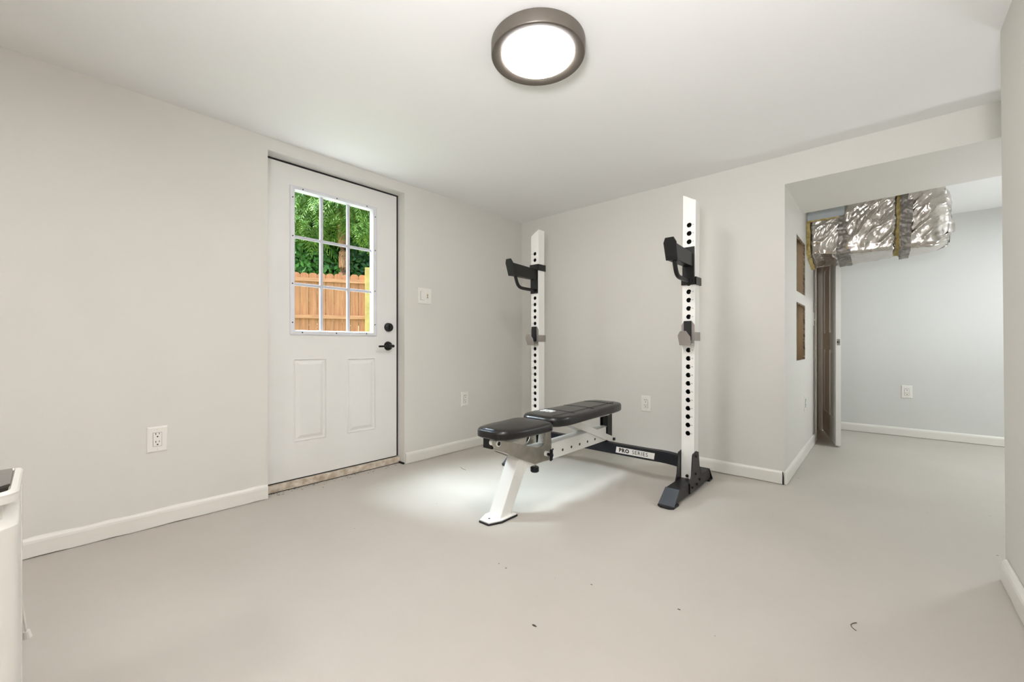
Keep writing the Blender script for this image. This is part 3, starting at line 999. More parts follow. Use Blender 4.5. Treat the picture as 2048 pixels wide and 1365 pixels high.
mb, bp_, bc_ = pad('b', back_out, .434, .056, .007, yzslope=.008)
back = mb.build('back_pad', 'vinylpad', bench, smooth='all')
# stitched seams across the back pad
def padz(y): return .434 + .056 + .0055 + (y - 1.9) * .008
for y in (2.12, 2.34, 2.60):
    MB().tube([(BX + x, y, padz(y) - .0035 + .0035 * (1 - (x / .115) ** 2)) for x in [i * .0115 for i in range(-10, 11)]], .0016, 6).build('seam', 'rubber', back)
MB().tube([(BX + .085, 1.94 + i * .08, padz(1.94 + i * .08) - .0012) for i in range(10)], .0013, 6).build('seam', 'rubber', back)
# the worn white print near the seat end of the back pad is only a light smudge of block marks
lg = MB()
for (u, v, a, b2) in ((-.050, .018, .026, .024), (-.020, .020, .022, .028), (.008, .017, .026, .020), (-.052, -.012, .034, .014), (-.010, -.014, .022, .012), (.016, -.010, .020, .016)):
    y = 2.05 + v
    lg.box(BX + u - .035, BX + u - .035 + a, y, y + b2, padz(y) - .003, padz(y) + .0012)
lg.build('printed_mark', 'logo', back)

# front leg with foot plate
lx0, lx1 = BX - .0415, BX + .0415
fl_ = MB().hexa([(lx0, 1.542, .014), (lx1, 1.542, .014), (lx1, 1.624, .014), (lx0, 1.624, .014),
                 (lx0, 1.700, .312), (lx1, 1.700, .312), (lx1, 1.785, .285), (lx0, 1.785, .285)])
fl_.build('front_leg', 'whitesteel', bench, bevel=.003)
fp = [(BX - .030, 1.468), (BX + .034, 1.468), (BX + .060, 1.535), (BX + .060, 1.650), (BX - .060, 1.650), (BX - .060, 1.535)]
MB().prism(fp, 2, .009, .015).build('foot_plate', 'whitesteel', bench, bevel=.001)
fo_ = [((x - BX) * 1.06 + BX, (y - 1.56) * 1.05 + 1.56) for x, y in fp]
MB().prism(fo_, 2, 0, .0095).build('rubber_pad', 'rubber', bench, bevel=.002)
MB().cyl((BX - .002, 1.508, .015), (BX - .002, 1.508, .0158), .0055, n=14).build('bolt_hole', 'slot', bench)

# main beam
bm_ = MB().box(BX - .040, BX + .040, 1.735, 2.638, .2265, .3225)
bm_.build('main_beam', 'whitesteel', bench, bevel=.004)
for i in range(6):
    y = 2.102 + i * .0955
    MB().cyl((BX + .039, y, .262), (BX + .0407, y, .262), .0082, n=14).build('beam_hole', 'slot', bench)
MB().box(BX - .044, BX + .0440, 1.728, 1.745, .222, .300).build('beam_collar', 'whitesteel', bench, bevel=.001)
# seat support tube with black plug
TX0, TX1 = BX - .062, BX - .001
MB().hexa([(TX0, 1.535, .367), (TX1, 1.535, .367), (TX1, 1.90, .384), (TX0, 1.90, .384),
           (TX0, 1.535, .421), (TX1, 1.535, .421), (TX1, 1.90, .428), (TX0, 1.90, .428)]).build('seat_tube', 'whitesteel', bench, bevel=.003)
MB().box(TX0 - .001, TX1 + .001, 1.524, 1.537, .3655, .4225).build('tube_plug', 'black', bench, bevel=.002)
# nickel side plates
prof = [(1.478, .420), (1.541, .417), (1.70, .368), (1.851, .322), (1.885, .326), (1.904, .338), (1.915, .360), (1.919, .402), (1.966, .398), (1.973, .330),
        (1.971, .265), (1.945, .232), (1.900, .236), (1.820, .235), (1.742, .268), (1.607, .330), (1.500, .385), (1.482, .398)]
for sx in (1, -1):
    x = BX + (.0445 if sx > 0 else -.0635)
    if sx < 0: prof = [p for p in prof if p[0] > 1.6]
    MB().prism(prof, 0, min(x, x + sx * .0055), max(x, x + sx * .0055)).build('side_plate', 'chrome', bench, bevel=.001)
MB().cyl((BX - .0745, 1.556, .401), (BX - .062, 1.556, .401), .015, n=24).build('pivot_bolt', 'satin', bench, smooth=True)
MB().cyl((BX + .001, 1.519, .405), (BX + .056, 1.519, .405), .0155, n=24).build('pivot_tube', 'whitesteel', bench, smooth=True)
MB().cyl((BX + .0555, 1.519, .405), (BX + .0578, 1.519, .405), .0105, n=20).build('pivot_cap', 'rubber', bench)
# dark underside of the seat channel, running down to the leg
MB().hexa([(BX - .036, 1.545, .360), (BX + .036, 1.545, .360), (BX + .036, 1.72, .285), (BX - .036, 1.72, .285),
           (BX - .036, 1.545, .368), (BX + .036, 1.545, .368), (BX + .036, 1.72, .300), (BX - .036, 1.72, .300)]).build('channel_floor', 'satin', bench)
# back-pad rails and struts
MB().box(BX - .030, BX + .030, 1.94, 2.705, .398, .437).build('back_rail', 'whitesteel', bench, bevel=.003)
MB().box(BX - .100, BX - .085, 1.96, 2.15, .425, .436).build('pad_bracket', 'black', bench)
MB().hexa([(BX - .020, 1.93, .325), (BX + .020, 1.93, .325), (BX + .020, 1.985, .322), (BX - .020, 1.985, .322),
           (BX - .020, 1.945, .400), (BX + .020, 1.945, .400), (BX + .020, 1.995, .400), (BX - .020, 1.995, .400)]).build('hinge_block', 'whitesteel', bench, bevel=.002)
for sx in (-1, 1):
    x0 = BX + sx * .042; x1 = BX + sx * .048
    a, b2 = (2.19, .418), (2.735, .216)
    d = Vector((b2[0] - a[0], b2[1] - a[1])).normalized(); nn = Vector((-d.y, d.x)) * .021
    poly = [(a[0] - nn.x, a[1] - nn.y), (a[0] + nn.x, a[1] + nn.y), (b2[0] + nn.x, b2[1] + nn.y), (b2[0] + d.x * .018, b2[1] + d.y * .018), (b2[0] - nn.x, b2[1] - nn.y)]
    MB().prism(poly, 0, min(x0, x1), max(x0, x1)).build('strut', 'whitesteel', bench, bevel=.001)
MB().cyl((BX - .056, 2.728, .224), (BX + .060, 2.728, .224), .0105, n=16).build('strut_bolt', 'black', bench, bevel=.001)
MB().cyl((BX - .054, 2.205, .412), (BX + .054, 2.205, .412), .007, n=12).build('strut_bolt', 'black', bench)
MB().box(BX - .036, BX + .036, 2.60, 2.725, .2275, .330).build('rear_bracket', 'whitesteel', bench, bevel=.002) if False else None
# black rear post carried by the crossbar
rp = MB()
rp.box(BX - .037, BX + .010, 2.715, 2.722, .213, .398)
rp.box(BX + .010, BX + .018, 2.700, 2.765, .213, .398)
rp.box(BX - .045, BX - .037, 2.700, 2.765, .213, .398)
rp.box(BX - .045, BX + .030, 2.640, 2.765, .213, .2262)
rp.build('rear_post', 'black', bench, bevel=.001)
MB().box(BX - .060, BX + .004, 2.66, 2.714, .306, .314).build('strut_rest', 'whitesteel', bench, bevel=.001)
# adjusting knob, pull pin
kn = MB().lathe([(0, 0), (.022, 0), (.025, -.004), (.025, -.026), (.021, -.031), (0, -.031)], (BX - .002, 1.880, .2005), 28)
kn.build('adjusting_knob', 'navy', bench, smooth=True)
MB().cyl((BX - .002, 1.880, .1985), (BX - .002, 1.880, .228), .007, n=12).build('knob_stem', 'satin', bench)
pp = MB().cyl((BX + .050, 1.915, .278), (BX + .066, 1.915, .278), .0145, n=24)
pp.build('pin_bushing', 'whitesteel', bench, smooth=True)
pk = MB()
pk.cyl((BX + .066, 1.915, .277), (BX + .088, 1.915, .274), .0085, n=16)
pk.build('pull_pin', 'navy', bench, smooth=True)
pt = MB()
pt.tube([(BX + .086, 1.917, .306), (BX + .091, 1.916, .298), (BX + .094, 1.915, .276), (BX + .091, 1.914, .252), (BX + .086, 1.913, .244)], [.006, .010, .0115, .010, .006], 14)
pt.build('pin_handle', 'navy', bench, smooth=True)
MB().box(BX + .046, BX + .049, 1.985, 1.995, .282, .292).build('indicator_tab', 'black', bench)

# ------------------------------------------------------------------ FOIL DUCT
duct = thing('air_duct', (RX, 4.39, 1.6), 'foil-wrapped air duct hanging behind the bulkhead', 'air duct')
def section(x, u, ztop, bulge=0.0):
    """closed rounded cross-section, u in 0..1, returns y, z and outward normal"""
    t = (x + .47) / .85
    y0, y1 = 4.20 - bulge, 4.58 + bulge * .5
    zb0 = 1.650 - .032 * t - bulge; zb1 = 1.565 + .075 * t - bulge
    r = .045
    c = [(y0, ztop), (y0, zb0), (y1, zb1), (y1, ztop)]
    per = [ztop - zb0, math.hypot(y1 - y0, zb1 - zb0), ztop - zb1, y1 - y0]
    tot = sum(per); s_ = u * tot
    for k in range(4):
        if s_ <= per[k] or k == 3:
            a, b2 = c[k], c[(k + 1) % 4]
            f = s_ / per[k]
            p = Vector((a[0] + (b2[0] - a[0]) * f, a[1] + (b2[1] - a[1]) * f))
            break
        s_ -= per[k]
    # superellipse-like corner rounding
    cy, cz = (y0 + y1) / 2, (ztop + (zb0 + zb1) / 2) / 2
    hy, hz = (y1 - y0) / 2, (ztop - (zb0 + zb1) / 2) / 2
    dy, dz = abs(p.x - cy) / hy, abs(p.y - cz) / hz
    k_ = max(0, min(dy, dz) - (1 - r / min(hy, hz))) / (r / min(hy, hz))
    sc = 1 - .085 * k_ * k_ * k_
    if p.y > cz: sc = 1
    nrm = Vector(((p.x - cy) / hy if dy > dz else 0, (p.y - cz) / hz if dz >= dy else 0))
    if k_ > 0: nrm = Vector(((p.x - cy) / hy, (p.y - cz) / hz))
    nrm.normalize()
    return Vector((cy + (p.x - cy) * sc, cz + (p.y - cz) * sc)), nrm

def wrap(name, x0, x1, ztop, seed, bulge=0.0, amp=.010, slant=0.0, endbulge=0.0, nu=230, nx=None):
    nx = nx or max(6, int((x1 - x0) / .0055))
    def fn(u, v):
        p, n = section(x0 + (x1 - x0) * v, u, ztop, bulge)
        x = x0 + (x1 - x0) * v + slant * (p.y - 1.8)
        q = Vector((x * 7 + seed, p.x * 6, p.y * 4))
        # long pulled creases slanting down from the straps, calm underside, light crumple on top
        side = 1.0 if abs(n.x) > .8 else .35
        a_ = x * .80 - p.y * .60; b_ = x * .60 + p.y * .80
        cr = 1 - abs(noise.noise(Vector((a_ * 15 + seed, b_ * 4.0, p.x * 3))))
        cr2 = 1 - abs(noise.noise(Vector((a_ * 34 - seed, b_ * 9, p.x * 5 + 5))))
        up = max(0, min(1, (p.y - 1.66) / .22))
        d = side * amp * (cr ** 5 * 1.5 + cr2 ** 7 * .9 * up) + .014 * noise.noise(q * .7)
        d += .0035 * side * noise.noise(Vector((x * 46, p.x * 46, p.y * 30 + seed)))
        pinch = min(v, 1 - v)
        if endbulge and v > .5: pinch = .5
        d -= .022 * max(0, 1 - pinch / .10) ** 2
        if endbulge:
            e = max(0, (v - .70) / .30)
            d -= .05 * e ** 3 * (0.3 if p.y > 1.9 else 1)
            x += endbulge * e ** 2 * (.5 + .5 * math.sin((p.y - 1.55) * 5.2)) * (.6 + 1.3 * (p.x - 4.2))
        return (x, p.x + n.x * d, min(p.y + n.y * d, 2.128))
    mb = MB().grid(fn, nu, nx, closeu=True)
    # close the ends
    W_ = nu
    o = len(mb.v)
    for row, flip in ((0, True), (nx, False)):
        idx = [row * W_ + i for i in range(W_)]
        c = Vector((0, 0, 0))
        for i in idx: c += Vector(mb.v[i])
        c /= W_
        rings = [idx]
        for t in (.82, .6, .35):
            r2 = []
            for i in idx:
                p = c.lerp(Vector(mb.v[i]), t)
                p.x += (.012 * noise.noise(p * 22) + (.014 * (1 - t) if row else 0))
                mb.v.append(tuple(p)); r2.append(len(mb.v) - 1)
            rings.append(r2)
        mb.v.append(tuple(c)); ci = len(mb.v) - 1
        for a, b2 in zip(rings, rings[1:]):
            for i in range(W_):
                j = (i + 1) % W_
                mb.f.append((a[i], a[j], b2[j], b2[i])); mb.m.append(0)
        for i in range(W_):
            mb.f.append((rings[-1][i], rings[-1][(i + 1) % W_], ci)); mb.m.append(0)
    return mb.build(name, 'foil', duct, smooth='all')
wrap('foil_wrap', -.445, -.205, 1.925, 1.0)
wrap('foil_wrap', -.225, .082, 2.118, 5.3, bulge=.006, amp=.012, slant=.02)
wrap('foil_wrap', .112, .300, 2.126, 9.1, bulge=.012, amp=.011, slant=-.05, endbulge=.085)
MB().box(-.469, -.05, 4.245, 4.545, 1.72, 2.124).build('sheet_metal', 'galv', duct, bevel=.002)
MB().box(-.32, -.315, 4.240, 4.245, 1.72, 2.124).build('standing_seam', 'galv', duct)
def band(name, x0, x1, ztop, m, bulge, amp, slant=0.0, seed=2.0, thick=.0, u0=0.0, u1=1.0, zmin=None):
    def fn(u, v):
        uu = u0 + (u1 - u0) * u
        p, n = section(x0 + (x1 - x0) * v, min(uu, .99999), ztop, bulge)
        x = x0 + (x1 - x0) * v + slant * (p.y - 1.8) + .005 * noise.noise(Vector((p.y * 20, p.x * 20, seed)))
        d = amp * noise.noise(Vector((x * 50, p.x * 30, p.y * 40 + seed))) + amp * (1 - abs(noise.noise(Vector((x * 18, p.x * 30 + seed, p.y * 22))))) ** 3
        return (x, p.x + n.x * d, min(p.y + n.y * d, 2.127))
    return MB().grid(fn, 160, 10).build(name, m, duct, smooth='all')
band('insulation_edge', -.469, -.442, 1.925, 'yellowins', -.004, .006, seed=3)
band('insulation_edge', .074, .122, 2.12, 'yellowins', -.004, .006, slant=.045, seed=6)
MB().box(-.45, -.23, 4.198, 4.30, 1.918, 1.930).build('insulation_edge', 'yellowins', duct, bevel=.003)
band('tape_strap', -.262, -.178, 1.93, 'tape', .010, .006, slant=.05, seed=8, u0=.0, u1=.62)
band('tape_strap', .098, .140, 2.02, 'tape', .022, .004, slant=.02, seed=12, u0=.0, u1=.42)
band('tape_strap', .112, .165, 1.96, 'tape', .026, .005, slant=.05, seed=15, u0=.0, u1=.55)
# loose foil flap on the far end
def flap(u, v):
    z = 1.70 + .40 * v
    y = 4.22 + .30 * u
    x = .325 + .055 * u + .03 * math.sin(u * 5) * math.sin(v * 4 + 1) + .05 * (1 - v) * u - .03 * v
    return (x + .012 * noise.noise(Vector((u * 7, v * 9, 1))), y, z + .05 * u * (1 - 2 * v))
MB().grid(flap, 30, 34).build('end_flap', 'foil', duct, smooth='all')

# ------------------------------------------------------------------ DEHUMIDIFIER (bottom left)
dh = thing('dehumidifier', (-1.372, -.24, 0), 'white dehumidifier with a smoked top panel, bottom left corner of the view', 'dehumidifier')
X0, X1, Y0, Y1, DHZ = -1.497, -1.250, -.43, -.037, .612
def rrect(u, ins=0.0):
    cs = [(X1 - .034, Y1 - .034, .034, 0), (X0 + .012, Y1 - .012, .012, 90), (X0 + .012, Y0 + .012, .012, 180), (X1 - .034, Y0 + .034, .034, 270)]
    pts = []
    for cx_, cy_, r, a0 in cs:
        for i in range(9):
            a = math.radians(a0 + 90 * i / 8)
            pts.append((Vector((cx_ + (r - ins) * math.cos(a), cy_ + (r - ins) * math.sin(a))), Vector((math.cos(a), math.sin(a)))))
    return pts
def densify(pts, step=.008):
    out = []
    n = len(pts)
    for i in range(n):
        (a, na), (b2, nb) = pts[i], pts[(i + 1) % n]
        k = max(1, int((b2 - a).length / step))
        for j in range(k):
            out.append((a.lerp(b2, j / k), na.lerp(nb, j / k).normalized()))
    return out
loop = densify(rrect(0))
zz = [.035 + (DHZ - .035) * i / 170 for i in range(171)]
vs = []; fs = []
hc = Vector((X1 - .018, Y1 - .006))
L0 = [p for p, n in loop]
# arc length from the front right corner, for the handle dish
i0 = min(range(len(L0)), key=lambda i: (L0[i] - Vector((X1 - .010, Y1 - .010))).length)
cum = [0]
for i in range(1, len(L0) + 1):
    cum.append(cum[-1] + (L0[i % len(L0)] - L0[i - 1]).length)
tot = cum[-1]
for z in zz:
    for i, (p, n) in enumerate(loop):
        s_ = (cum[i] - cum[i0] + tot / 2) % tot - tot / 2
        # scoop grip wrapping the corner
        e = ((s_ - .005) / .062) ** 2 + ((z - .597) / .046) ** 2
        d = -.020 * min(1, 2.2 * max(0, 1 - e)) if z <= .5975 else 0
        q = p + n * d
        vs.append((q.x, q.y, z))
n = len(loop)
for k in range(len(zz) - 1):
    for i in range(n):
        j = (i + 1) % n
        fs.append((k * n + i, k * n + j, (k + 1) * n + j, (k + 1) * n + i))
fs.append(tuple(range(n - 1, -1, -1)))
bodym = MB().add(vs, fs)
bodym.build('body', 'appliance', dh, smooth=True)
def capring(name, prof, m, par, close=True):
    vs = []; fs = []
    for ins, z in prof:
        for p, nn_ in loop:
            q = p - nn_ * ins
            vs.append((q.x, q.y, z))
    k_ = len(prof)
    for k in range(k_ - 1):
        for i in range(n):
            j = (i + 1) % n
            fs.append((k * n + i, k * n + j, (k + 1) * n + j, (k + 1) * n + i))
    if close: fs.append(tuple(range((k_ - 1) * n, k_ * n)))
    return MB().add(vs, fs).build(name, m, par, smooth=True)
capring('top_rim', [(0, DHZ - .001), (-.001, DHZ + .004), (.002, DHZ + .008), (.010, DHZ + .009), (.014, DHZ + .004), (.014, DHZ - .004)], 'appliance', dh)
tp = [(X0 + .012, Y1 - .014), (X1 - .075, Y1 - .012), (X1 - .020, Y1 - .055), (X1 - .016, Y0 + .05), (X1 - .06, Y0 + .016), (X0 + .012, Y0 + .014)]
MB().prism(tp, 2, DHZ - .004, DHZ + .0105).build('top_panel', 'smoke', dh, bevel=.002)
MB().box(-1.44, -1.33, -.30, -.17, DHZ + .0106, DHZ + .0120).build('display', 'tape', dh, bevel=.0005)
MB().cyl((X0 - .001, Y1 - .010, .572), (X0 - .010, Y1 - .010, .572), .006, n=14).build('side_peg', 'appliance', dh, bevel=.001)
MB().box(-1.402, -1.398, Y1 - .0005, Y1 + .0012, .05, DHZ - .01).build('shell_seam', 'plastic', dh)
for x in (X0 + .04, X1 - .05):
    for y in (Y0 + .05, Y1 - .05):
        MB().cyl((x - .01, y, .0175), (x + .01, y, .0175), .0175, n=18).build('caster', 'rubber', dh, bevel=.001)
MB().tube([(X0 - .003, Y1 - .004, .33), (X0 - .008, Y1 + .000, .28), (X0 - .013, Y1 + .003, .245), (X0 - .018, Y1 + .005, .222)], .0022, 8).build('cord', 'appliance', dh)
MB().cyl((X0 - .018, Y1 + .005, .226), (X0 - .021, Y1 + .007, .208), .006, .008, n=12).build('cord_plug', 'appliance', dh)

# ------------------------------------------------------------------ small grit, scuffs and a thread on the floor
def floor_at(px, py):
    l = (px - 1024) / F_PX
    d = F_PX * EYE / (py - HOR)
    c, s_ = math.cos(YAW), math.sin(YAW)
    return Vector((d * (l * c - s_), d * (l * s_ + c), 0))
gr = MB()
for (px, py, sz) in ((545, 979, .010), (541, 988, .007), (646, 975.5, .009), (1183, 1170, .007), (1068, 1252, .012), (998, 1128, .006), (1012, 1137, .007),
                     (1358, 1220, .008), (1430, 1273, .003), (1597, 957, .008), (1630, 952, .004), (1995, 1112, .006), (700, 985, .003), (742, 1051, .003), (709, 1058, .004),
                     (873, 1008, .004), (1546, 1033, .003), (1110, 1158, .003), (560, 985, .004), (1720, 935, .003), (1980, 1033, .004), (1855, 1026, .003)):
    p = floor_at(px, py)
    k = 7
    a0 = random.random() * 6
    vs = [(p.x + sz * (.5 + .5 * random.random()) * math.cos(a0 + 2 * math.pi * i / k), p.y + sz * .5 * (.5 + .5 * random.random()) * math.sin(a0 + 2 * math.pi * i / k), .0004) for i in range(k)]
    vs += [(p.x, p.y, .0012)]
    gr.add(vs, [(i, (i + 1) % k, k) for i in range(k)])
# chips along the door threshold
for i in range(60):
    y = random.uniform(.88, 1.79)
    x = -2.755 + random.random() ** 2 * .06
    sz = random.uniform(.0015, .006)
    gr.add([(x - sz, y, .0003), (x, y - sz * 1.5, .0003), (x + sz, y + sz, .0003), (x, y, .002)], [(0, 1, 3), (1, 2, 3), (2, 0, 3)])
tag(gr.build('floor_grit', 'debris'), 'dark grit and paint flecks on the floor, mostly along the door threshold', 'debris', kind='stuff')
pts = [floor_at(1713, 1247) , floor_at(1706, 1248), floor_at(1701.5, 1251), floor_at(1703, 1255), floor_at(1707, 1259), floor_at(1712.5, 1263)]
tag(MB().tube([(p.x, p.y, .0013) for p in pts], .0011, 6).build('thread', 'debris'), 'small dark curled thread lying on the floor at lower right', 'thread')
pts = [floor_at(921, 935), floor_at(925, 938.5), floor_at(929, 940), floor_at(931, 941)]
tag(MB().tube([(p.x, p.y, .0013) for p in pts], .0011, 6).build('thread', 'debris'), 'small dark thread on the bright floor patch left of the bench', 'thread')

# ------------------------------------------------------------------ OUTSIDE
gx = MB()
def gz_(x, y):
    return min(.37, max(-.01, (-x - 4.2) * .14))
gx.grid(lambda u, v: (-3.0 - 30 * u, -10 + 34 * v, gz_(-3.0 - 30 * u, 0) - .005), 60, 4)
struct(gx, 'ground', 'soil', 'yard ground outside the exterior door, rising to the fence', 'ground', recalc=False)
struct(MB().box(-4.3, -2.96, .2, 2.6, -.1, .012), 'trim_6', 'concrete', 'concrete landing outside the exterior door', 'landing')

# cedar fence
A = Vector((-7.734, 2.964, 0)); B_ = Vector((-7.175, 3.94, 0))
fd = (B_ - A).normalized(); fn_ = Vector((fd.y, -fd.x, 0))     # towards the house
if fn_.x < 0: fn_ = -fn_
fence = thing('wooden_fence', (A.x, A.y, .37), 'orange cedar dog-ear fence seen through the door window', 'fence')
def fpt(s_, t, z): return A + fd * s_ + fn_ * t + Vector((0, 0, z))
def fbox(mb, s0, s1, t0, t1, z0, z1):
    return mb.hexa([fpt(s0, t0, z0), fpt(s1, t0, z0), fpt(s1, t1, z0), fpt(s0, t1, z0), fpt(s0, t0, z1), fpt(s1, t0, z1), fpt(s1, t1, z1), fpt(s0, t1, z1)])
PWD = .139
s_ = -2.6
i = 0
SPOST = 1.17
while s_ < 3.6:
    ztop = 2.195 + random.uniform(-.006, .006)
    sh = [(0, .40), (PWD - .006, .40), (PWD - .006, ztop - .038), (PWD - .016, ztop - .016), (PWD - .040, ztop), (.034, ztop), (.010, ztop - .016), (0, ztop - .038)]
    m_ = len(sh)
    tj = random.uniform(-.004, .004)
    vs = [fpt(s_ + a, -.018 + tj, b2) for a, b2 in sh] + [fpt(s_ + a, 0 + tj, b2) for a, b2 in sh]
    bo = MB().add(vs, [tuple(range(m_)), tuple(range(2 * m_ - 1, m_ - 1, -1))] + [(k, k + m_, (k + 1) % m_ + m_, (k + 1) % m_) for k in range(m_)]).build('board', 'cedar', fence)
    s_ += PWD
    i += 1
for z in (.60, 1.375, 2.035):
    for (a, b2) in ((-2.6, SPOST - .045), (SPOST + .045, 3.6)):
        fbox(MB(), a, b2, .005, .043, z - .0, z + .089 * (.75)).build('rail', 'cedar2', fence)
for s0 in (-1.27, SPOST, 3.55):
    fbox(MB(), s0 - .045, s0 + .045, .005, .095, .36, 2.33).build('post', 'postwood', fence, bevel=.004)

# trees
def wpt(px, d, z):
    l = (px - 1024) / F_PX
    c, s__ = math.cos(YAW), math.sin(YAW)
    return Vector((d * (l * c - s__), d * (l * s__ + c), z))
def mesh_np(name, V, Fq, m, parent):
    me = bpy.data.meshes.new(name)
    nv, nf, k = len(V), len(Fq), Fq.shape[1]
    org = ORG[parent.name]
    V = V - np.array(org)
    me.vertices.add(nv); me.vertices.foreach_set('co', V.astype(np.float32).ravel())
    me.loops.add(nf * k); me.loops.foreach_set('vertex_index', Fq.astype(np.int32).ravel())
    me.polygons.add(nf)
    me.polygons.foreach_set('loop_start', np.arange(0, nf * k, k, dtype=np.int32))
    me.polygons.foreach_set('loop_total', np.full(nf, k, dtype=np.int32))
    me.materials.append(M[m])
    me.update(calc_edges=True)
    o = bpy.data.objects.new(name, me); COL.objects.link(o); o.parent = parent
    o['kind'] = 'stuff'
    return o
def blob_points(n, blobs):
    w_ = np.array([b2[3] * b2[4] * b2[5] for b2 in blobs]); w_ = w_ / w_.sum()
    idx = rng.choice(len(blobs), n, p=w_)
    B2 = np.array(blobs)[idx]
    d = rng.normal(size=(n, 3)); d /= np.linalg.norm(d, axis=1)[:, None]
    r = rng.random(n) ** .45
    return B2[:, :3] + d * r[:, None] * B2[:, 3:6], d
def fronds(P, D, L, nleaf, lw):
    """drooping feathery sprays"""
    n = len(P)
    ax = D * np.array([1, 1, .25]) + rng.normal(size=(n, 3)) * .35
    ax[:, 2] -= .35
    ax /= np.linalg.norm(ax, axis=1)[:, None]
    side = np.cross(ax, np.array([0, 0, 1.0])); side /= np.linalg.norm(side, axis=1)[:, None] + 1e-9
    up = np.cross(side, ax)
    Vs = []
    Ls = L * (.6 + .8 * rng.random(n))
    for k in range(nleaf):
        t = (k // 2 + 1) / (nleaf // 2 + 1)
        sg = 1 if k % 2 else -1
        base = P + ax * (Ls * t)[:, None]
        base[:, 2] -= .25 * Ls * t * t
        ln = Ls * .42 * (1.15 - t)
        dr = ax * .75 + side * sg * .75 + up * rng.normal(size=(n, 1)) * .25
        dr /= np.linalg.norm(dr, axis=1)[:, None]
        tip = base + dr * ln[:, None]
        tip[:, 2] -= ln * .25
        wv = np.cross(dr, up); wv /= np.linalg.norm(wv, axis=1)[:, None] + 1e-9
        mid = base + (tip - base) * .45
        Vs.append(np.stack([base, mid + wv * lw, tip, mid - wv * lw], 1))
    V = np.concatenate(Vs).reshape(-1, 3)
    Fq = np.arange(len(V)).reshape(-1, 4)
    return V, Fq
def leaves(P, D, sz):
    n = len(P)
    a = D + rng.normal(size=(n, 3)) * .8; a /= np.linalg.norm(a, axis=1)[:, None]
    b2 = np.cross(a, rng.normal(size=(n, 3))); b2 /= np.linalg.norm(b2, axis=1)[:, None]
    c = np.cross(a, b2)
    s__ = sz * (.6 + .8 * rng.random(n))[:, None]
    V = np.stack([P - b2 * s__, P + c * s__ * .5 + a * s__ * .1, P + b2 * s__, P - c * s__ * .5 + a * s__ * .1], 1).reshape(-1, 3)
    return V, np.arange(len(V)).reshape(-1, 4)
def trunk(root, pts, radii, m='bark', name='trunk'):
    path = []; rr = []
    for k in range(len(pts) - 1):
        for i in range(6):
            t = i / 6
            p = pts[k].lerp(pts[k + 1], t)
            path.append(p + Vector((.02 * noise.noise(p * 2), .02 * noise.noise(p * 2 + Vector((5, 5, 5))), 0)))
            rr.append(radii[k] + (radii[k + 1] - radii[k]) * t)
    path.append(pts[-1]); rr.append(radii[-1])
    return MB().tube(path, rr, 12).build(name, m, root, smooth=True)

def tree(name, px, d, blobs, kind, nfr, label, cat, tr=None, tpts=None, L=.42, group='trees beyond the fence'):
    base = wpt(px, d, .3)
    t = thing(name, tuple(base), label, cat, group)
    pts = tpts or [base + Vector((0, 0, -.02)), wpt(px - 1, d, 2.5), wpt(px - 4, d, 4.5), wpt(px - 8, d, 6.5)]
    trunk(t, pts, tr or [.16, .13, .10, .05])
    bl = []
    for (bpx, bd, bz, rx, rz) in blobs:
        c = wpt(bpx, bd, bz)
        bl.append((c.x, c.y, c.z, rx, rx, rz))
    P, D = blob_points(nfr, bl)
    if kind == 'conifer':
        V, Fq = fronds(P, D, L, 12, .012)
        mesh_np('foliage', V, Fq, 'leafbright', t)
    elif kind == 'mid':
        V, Fq = leaves(P, D, .075)
        mesh_np('foliage', V, Fq, 'leafmid', t)
    else:
        V, Fq = leaves(P, D, .085)
        mesh_np('foliage', V, Fq, 'leafdark', t)
    return t
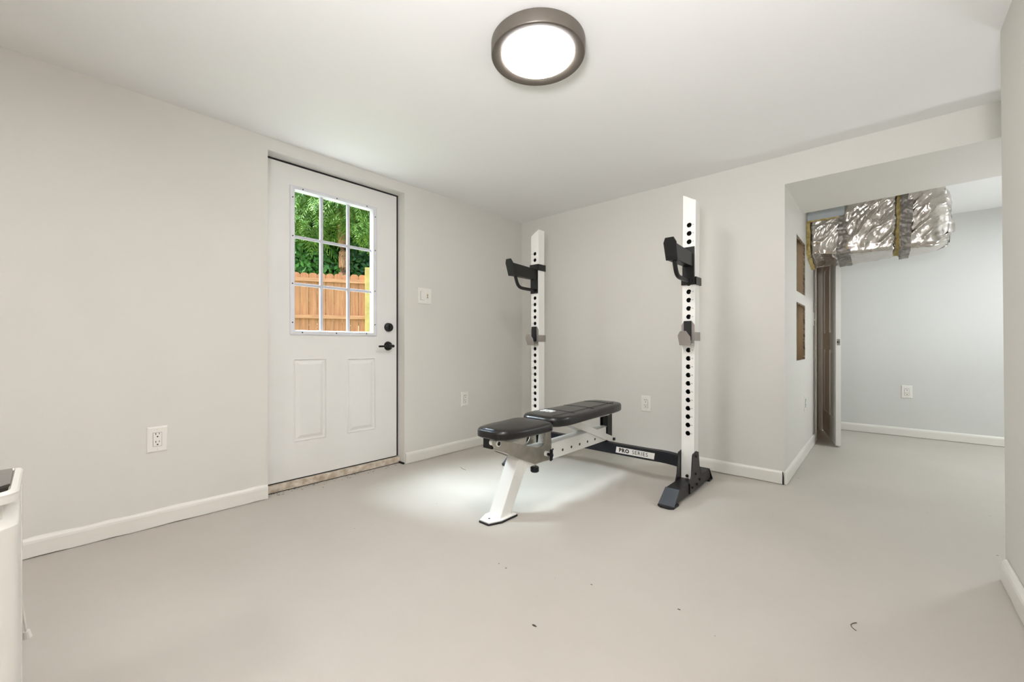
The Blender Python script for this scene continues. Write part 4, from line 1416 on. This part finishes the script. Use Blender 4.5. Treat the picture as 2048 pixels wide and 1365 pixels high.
# front conifer with the reddish trunk
tree('conifer_tree', 689, 10.6,
     [(660, 10.0, 4.6, .75, .55), (715, 9.9, 4.4, .6, .45), (690, 10.2, 5.5, 1.2, .6), (735, 10.2, 3.9, .6, .40), (620, 10.4, 4.2, .8, .6), (712, 9.9, 3.8, .35, .25),
      (590, 10.6, 4.8, .9, .7), (760, 10.3, 4.8, .8, .7), (635, 10.6, 3.7, .45, .3)],
     'conifer', 2300, 'bright green conifer with a red-brown trunk just beyond the fence', 'tree', tr=[.15, .125, .11, .09, .06],
     tpts=[wpt(690, 10.6, .3), wpt(687, 10.6, 2.6), wpt(686, 10.6, 3.4), wpt(678, 10.6, 4.4), wpt(668, 10.6, 5.8)])
tree('leafy_tree', 600, 12.2, [(600, 11.6, 3.2, 1.0, 1.0), (640, 11.8, 3.0, .9, .9), (570, 11.6, 4.6, 1.2, 1.1), (620, 12.0, 5.2, 1.3, 1.1), (655, 11.9, 2.4, .8, .6)],
     'mid', 26000, 'mid green leafy tree left of the conifer trunk beyond the fence', 'tree')
tree('leafy_tree', 740, 12.8, [(740, 12.4, 3.6, 1.2, 1.3), (720, 12.6, 2.6, 1.0, .9), (780, 12.5, 4.6, 1.4, 1.5), (700, 12.8, 4.8, 1.2, 1.2)],
     'dark', 26000, 'dark green tree right of the conifer trunk beyond the fence', 'tree')
tree('leafy_tree', 520, 13.0, [(520, 13, 3.4, 1.6, 1.8), (470, 13, 4.5, 1.6, 1.8), (545, 13.4, 5.4, 1.6, 1.6)],
     'mid', 18000, 'broad mid green tree hidden by the left edge of the door window', 'tree')
tree('leafy_tree', 650, 15.5, [(650, 15.5, 3.5, 2.2, 2.4), (590, 15.5, 4.0, 2.0, 2.4), (720, 15.8, 4.0, 2.2, 2.4), (660, 15.8, 6.2, 2.6, 1.6)],
     'dark', 52000, 'deep green tree mass at the back, behind all the others', 'tree')
tree('leafy_tree', 840, 13.5, [(840, 13.5, 3.6, 1.7, 1.9), (800, 13.6, 5.0, 1.6, 1.6), (900, 13.8, 4.2, 1.8, 2.0)],
     'dark', 18000, 'dark green tree hidden by the right edge of the door window', 'tree')
